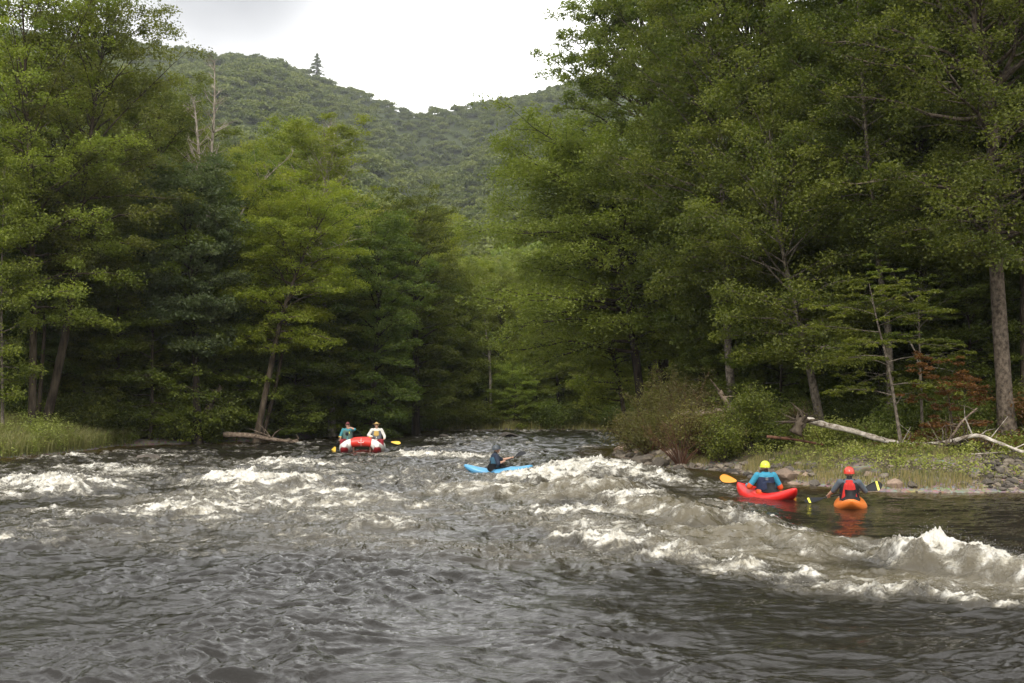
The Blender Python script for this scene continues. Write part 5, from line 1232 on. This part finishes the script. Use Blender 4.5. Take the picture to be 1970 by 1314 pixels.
def shorts(e): fuse('shorts', [('c', a, .115, np.array(k) * .95, .088) for a, k in LEGS_] + [('c', (-.09, 0, .05), .15, (.09, 0, .05), .15)] + [('c', np.array(k) * .95, .085, np.array(k) + [0, .0, -.22], .075) for a, k in LEGS_], .013, C_PLD, e, 3)
shorts(e)
def cap(e, H, m, brim, R=.10):
    mb = MB(); V, Q, T_ = ellip(H(0, -.008, .045), (.086, .102, .082), 18); mb.add(V, Q, T_)
    if brim == 'all': V, Q, T_ = ellip(H(0, 0, .045), (.165, .175, .012), 24)
    else: V, Q, T_ = ellip(H(0, .10, .045), (.070, .07, .010), 18)
    mb.add(V, Q, T_); link('hat' if brim == 'all' else 'cap', mb.build('hat', [m], True), e)
    link('sunglasses', np_mesh('sunglasses', *(lambda z: (z[0], [z[1], z[2]]))(capsule(H(-.045, .088, .008), .016, H(.045, .088, .008), .016)), [EYE], sm=True), e)
cap(e, H, C_MRN, 'front')
def raft_paddle(x, g, b_, nb, label):
    return kayak_paddle((RX + x, RY - .15, .42), math.pi, g, b_, (0, 1, 0), nb, B_YEL, label, None, .42, .22, single=True)
raft_paddle(-.62, (.30, .20, .22), (.66, .30, -.55), (-.2, 1, .2), 'paddle with a yellow blade dipped left of the raft')
e, T, H, arms = rafter(.60, 'person in a white shirt and straw hat on the right side of the raft',
    shL=(-.19, 0, .50), elL=(-.33, .06, .26), haL=(-.34, .24, .12), shR=(.19, 0, .50), elR=(.34, .08, .28), haR=(.19, .26, .20), shaftL=(-1, 0, -.25), shaftR=(-1, 0, -.25), cloth_top=C_WHT, sleeve_len=(1, 1), top_s=1.3)
v = vest(e, T, C_GYVS); fuse('front_panel', [('c', (-.07, .11, .30), .055, (-.06, .105, .42), .05), ('c', (.07, .11, .30), .055, (.06, .105, .42), .05), ('c', (0, .12, .27), .055, (0, .115, .42), .05)], .011, C_TAN, v, 2)
shorts(e); cap(e, H, C_HAT, 'all')
raft_paddle(.60, (.24, .27, .215), (-1.02, .26, -.085), (0, .6, 1), 'paddle with a yellow blade held out right of the raft')
tick('people')
# ------------------------------------------------------------------ flung drops over the breaking waves
sp = np.random.RandomState(15); PP = []; SS = []
for (x0, y0, x1, y1, th, hh, fo, ae) in FE:
    if fo < .7: continue
    a = gp(x0, y0)[:2]; b_ = gp(x1, y1)[:2]; Ls = np.hypot(*(b_ - a)); n = int(520 * (hh + .12) * (Ls + .8)); 
    if a[1] > 45: n //= 4
    t = sp.rand(n); q = sp.rand(n)
    X = a[0] + (b_[0] - a[0]) * t + sp.normal(size=n) * .22; Y = a[1] + (b_[1] - a[1]) * t + sp.normal(size=n) * .22
    cl = np.sin(t * 23 + x0) * .5 + .5
    PP.append(np.stack([X, Y, q ** 3.6 * (.08 + min(hh, .4) * .35) * (.4 + cl) + hh * .25], -1)); SS.append(sp.uniform(.001, .0032, n))
PP = np.concatenate(PP); SS = np.concatenate(SS)
Hh = water_height(PP[None, :, 0].astype(np.float32), PP[None, :, 1].astype(np.float32))[0][0]
PP[:, 2] = Hh + .01 + (PP[:, 2] * .8)
m, nt, b = nmat('spray_drops'); b.inputs['Base Color'].default_value = (.80, .79, .75, 1); b.inputs['Roughness'].default_value = .3
o = link('spray', scatter_mesh('spray', ICO1[0], ICO1[1], PP, SS, [m], flat=1.0, rng=sp)); tag(o, 'white drops flung up over the breaking waves', 'spray', kind='stuff')
tick('spray %d' % len(PP))
# ------------------------------------------------------------------ air
if HAZE:
    m = bpy.data.materials.new('haze_air'); m.use_nodes = True; nt = m.node_tree; nt.nodes.remove(nt.nodes['Principled BSDF'])
    pv = N(nt, 'ShaderNodeVolumePrincipled'); pv.inputs['Color'].default_value = (.86, .90, .95, 1); pv.inputs['Density'].default_value = HAZE; pv.inputs['Anisotropy'].default_value = .3
    nt.links.new(pv.outputs[0], nt.nodes['Material Output'].inputs['Volume'])
    x0, x1, y0, y1, z0, z1 = -1900, 1900, -460, 2900, -140, 320
    z0 = float(GZ.min()) - 1; x0 = xa[0] - 2; x1 = xa[-1] + 2; y0 = ya[0] - 2; y1 = ya[-1] + 2
    V = [(x, y, z) for z in (z0, z1) for y in (y0, y1) for x in (x0, x1)]
    Q = [(0, 2, 3, 1), (4, 5, 7, 6), (0, 1, 5, 4), (2, 6, 7, 3), (0, 4, 6, 2), (1, 3, 7, 5)]
    o = link('haze', np_mesh('haze', V, np.array(Q), [m])); tag(o, kind='stuff')
tick('end')
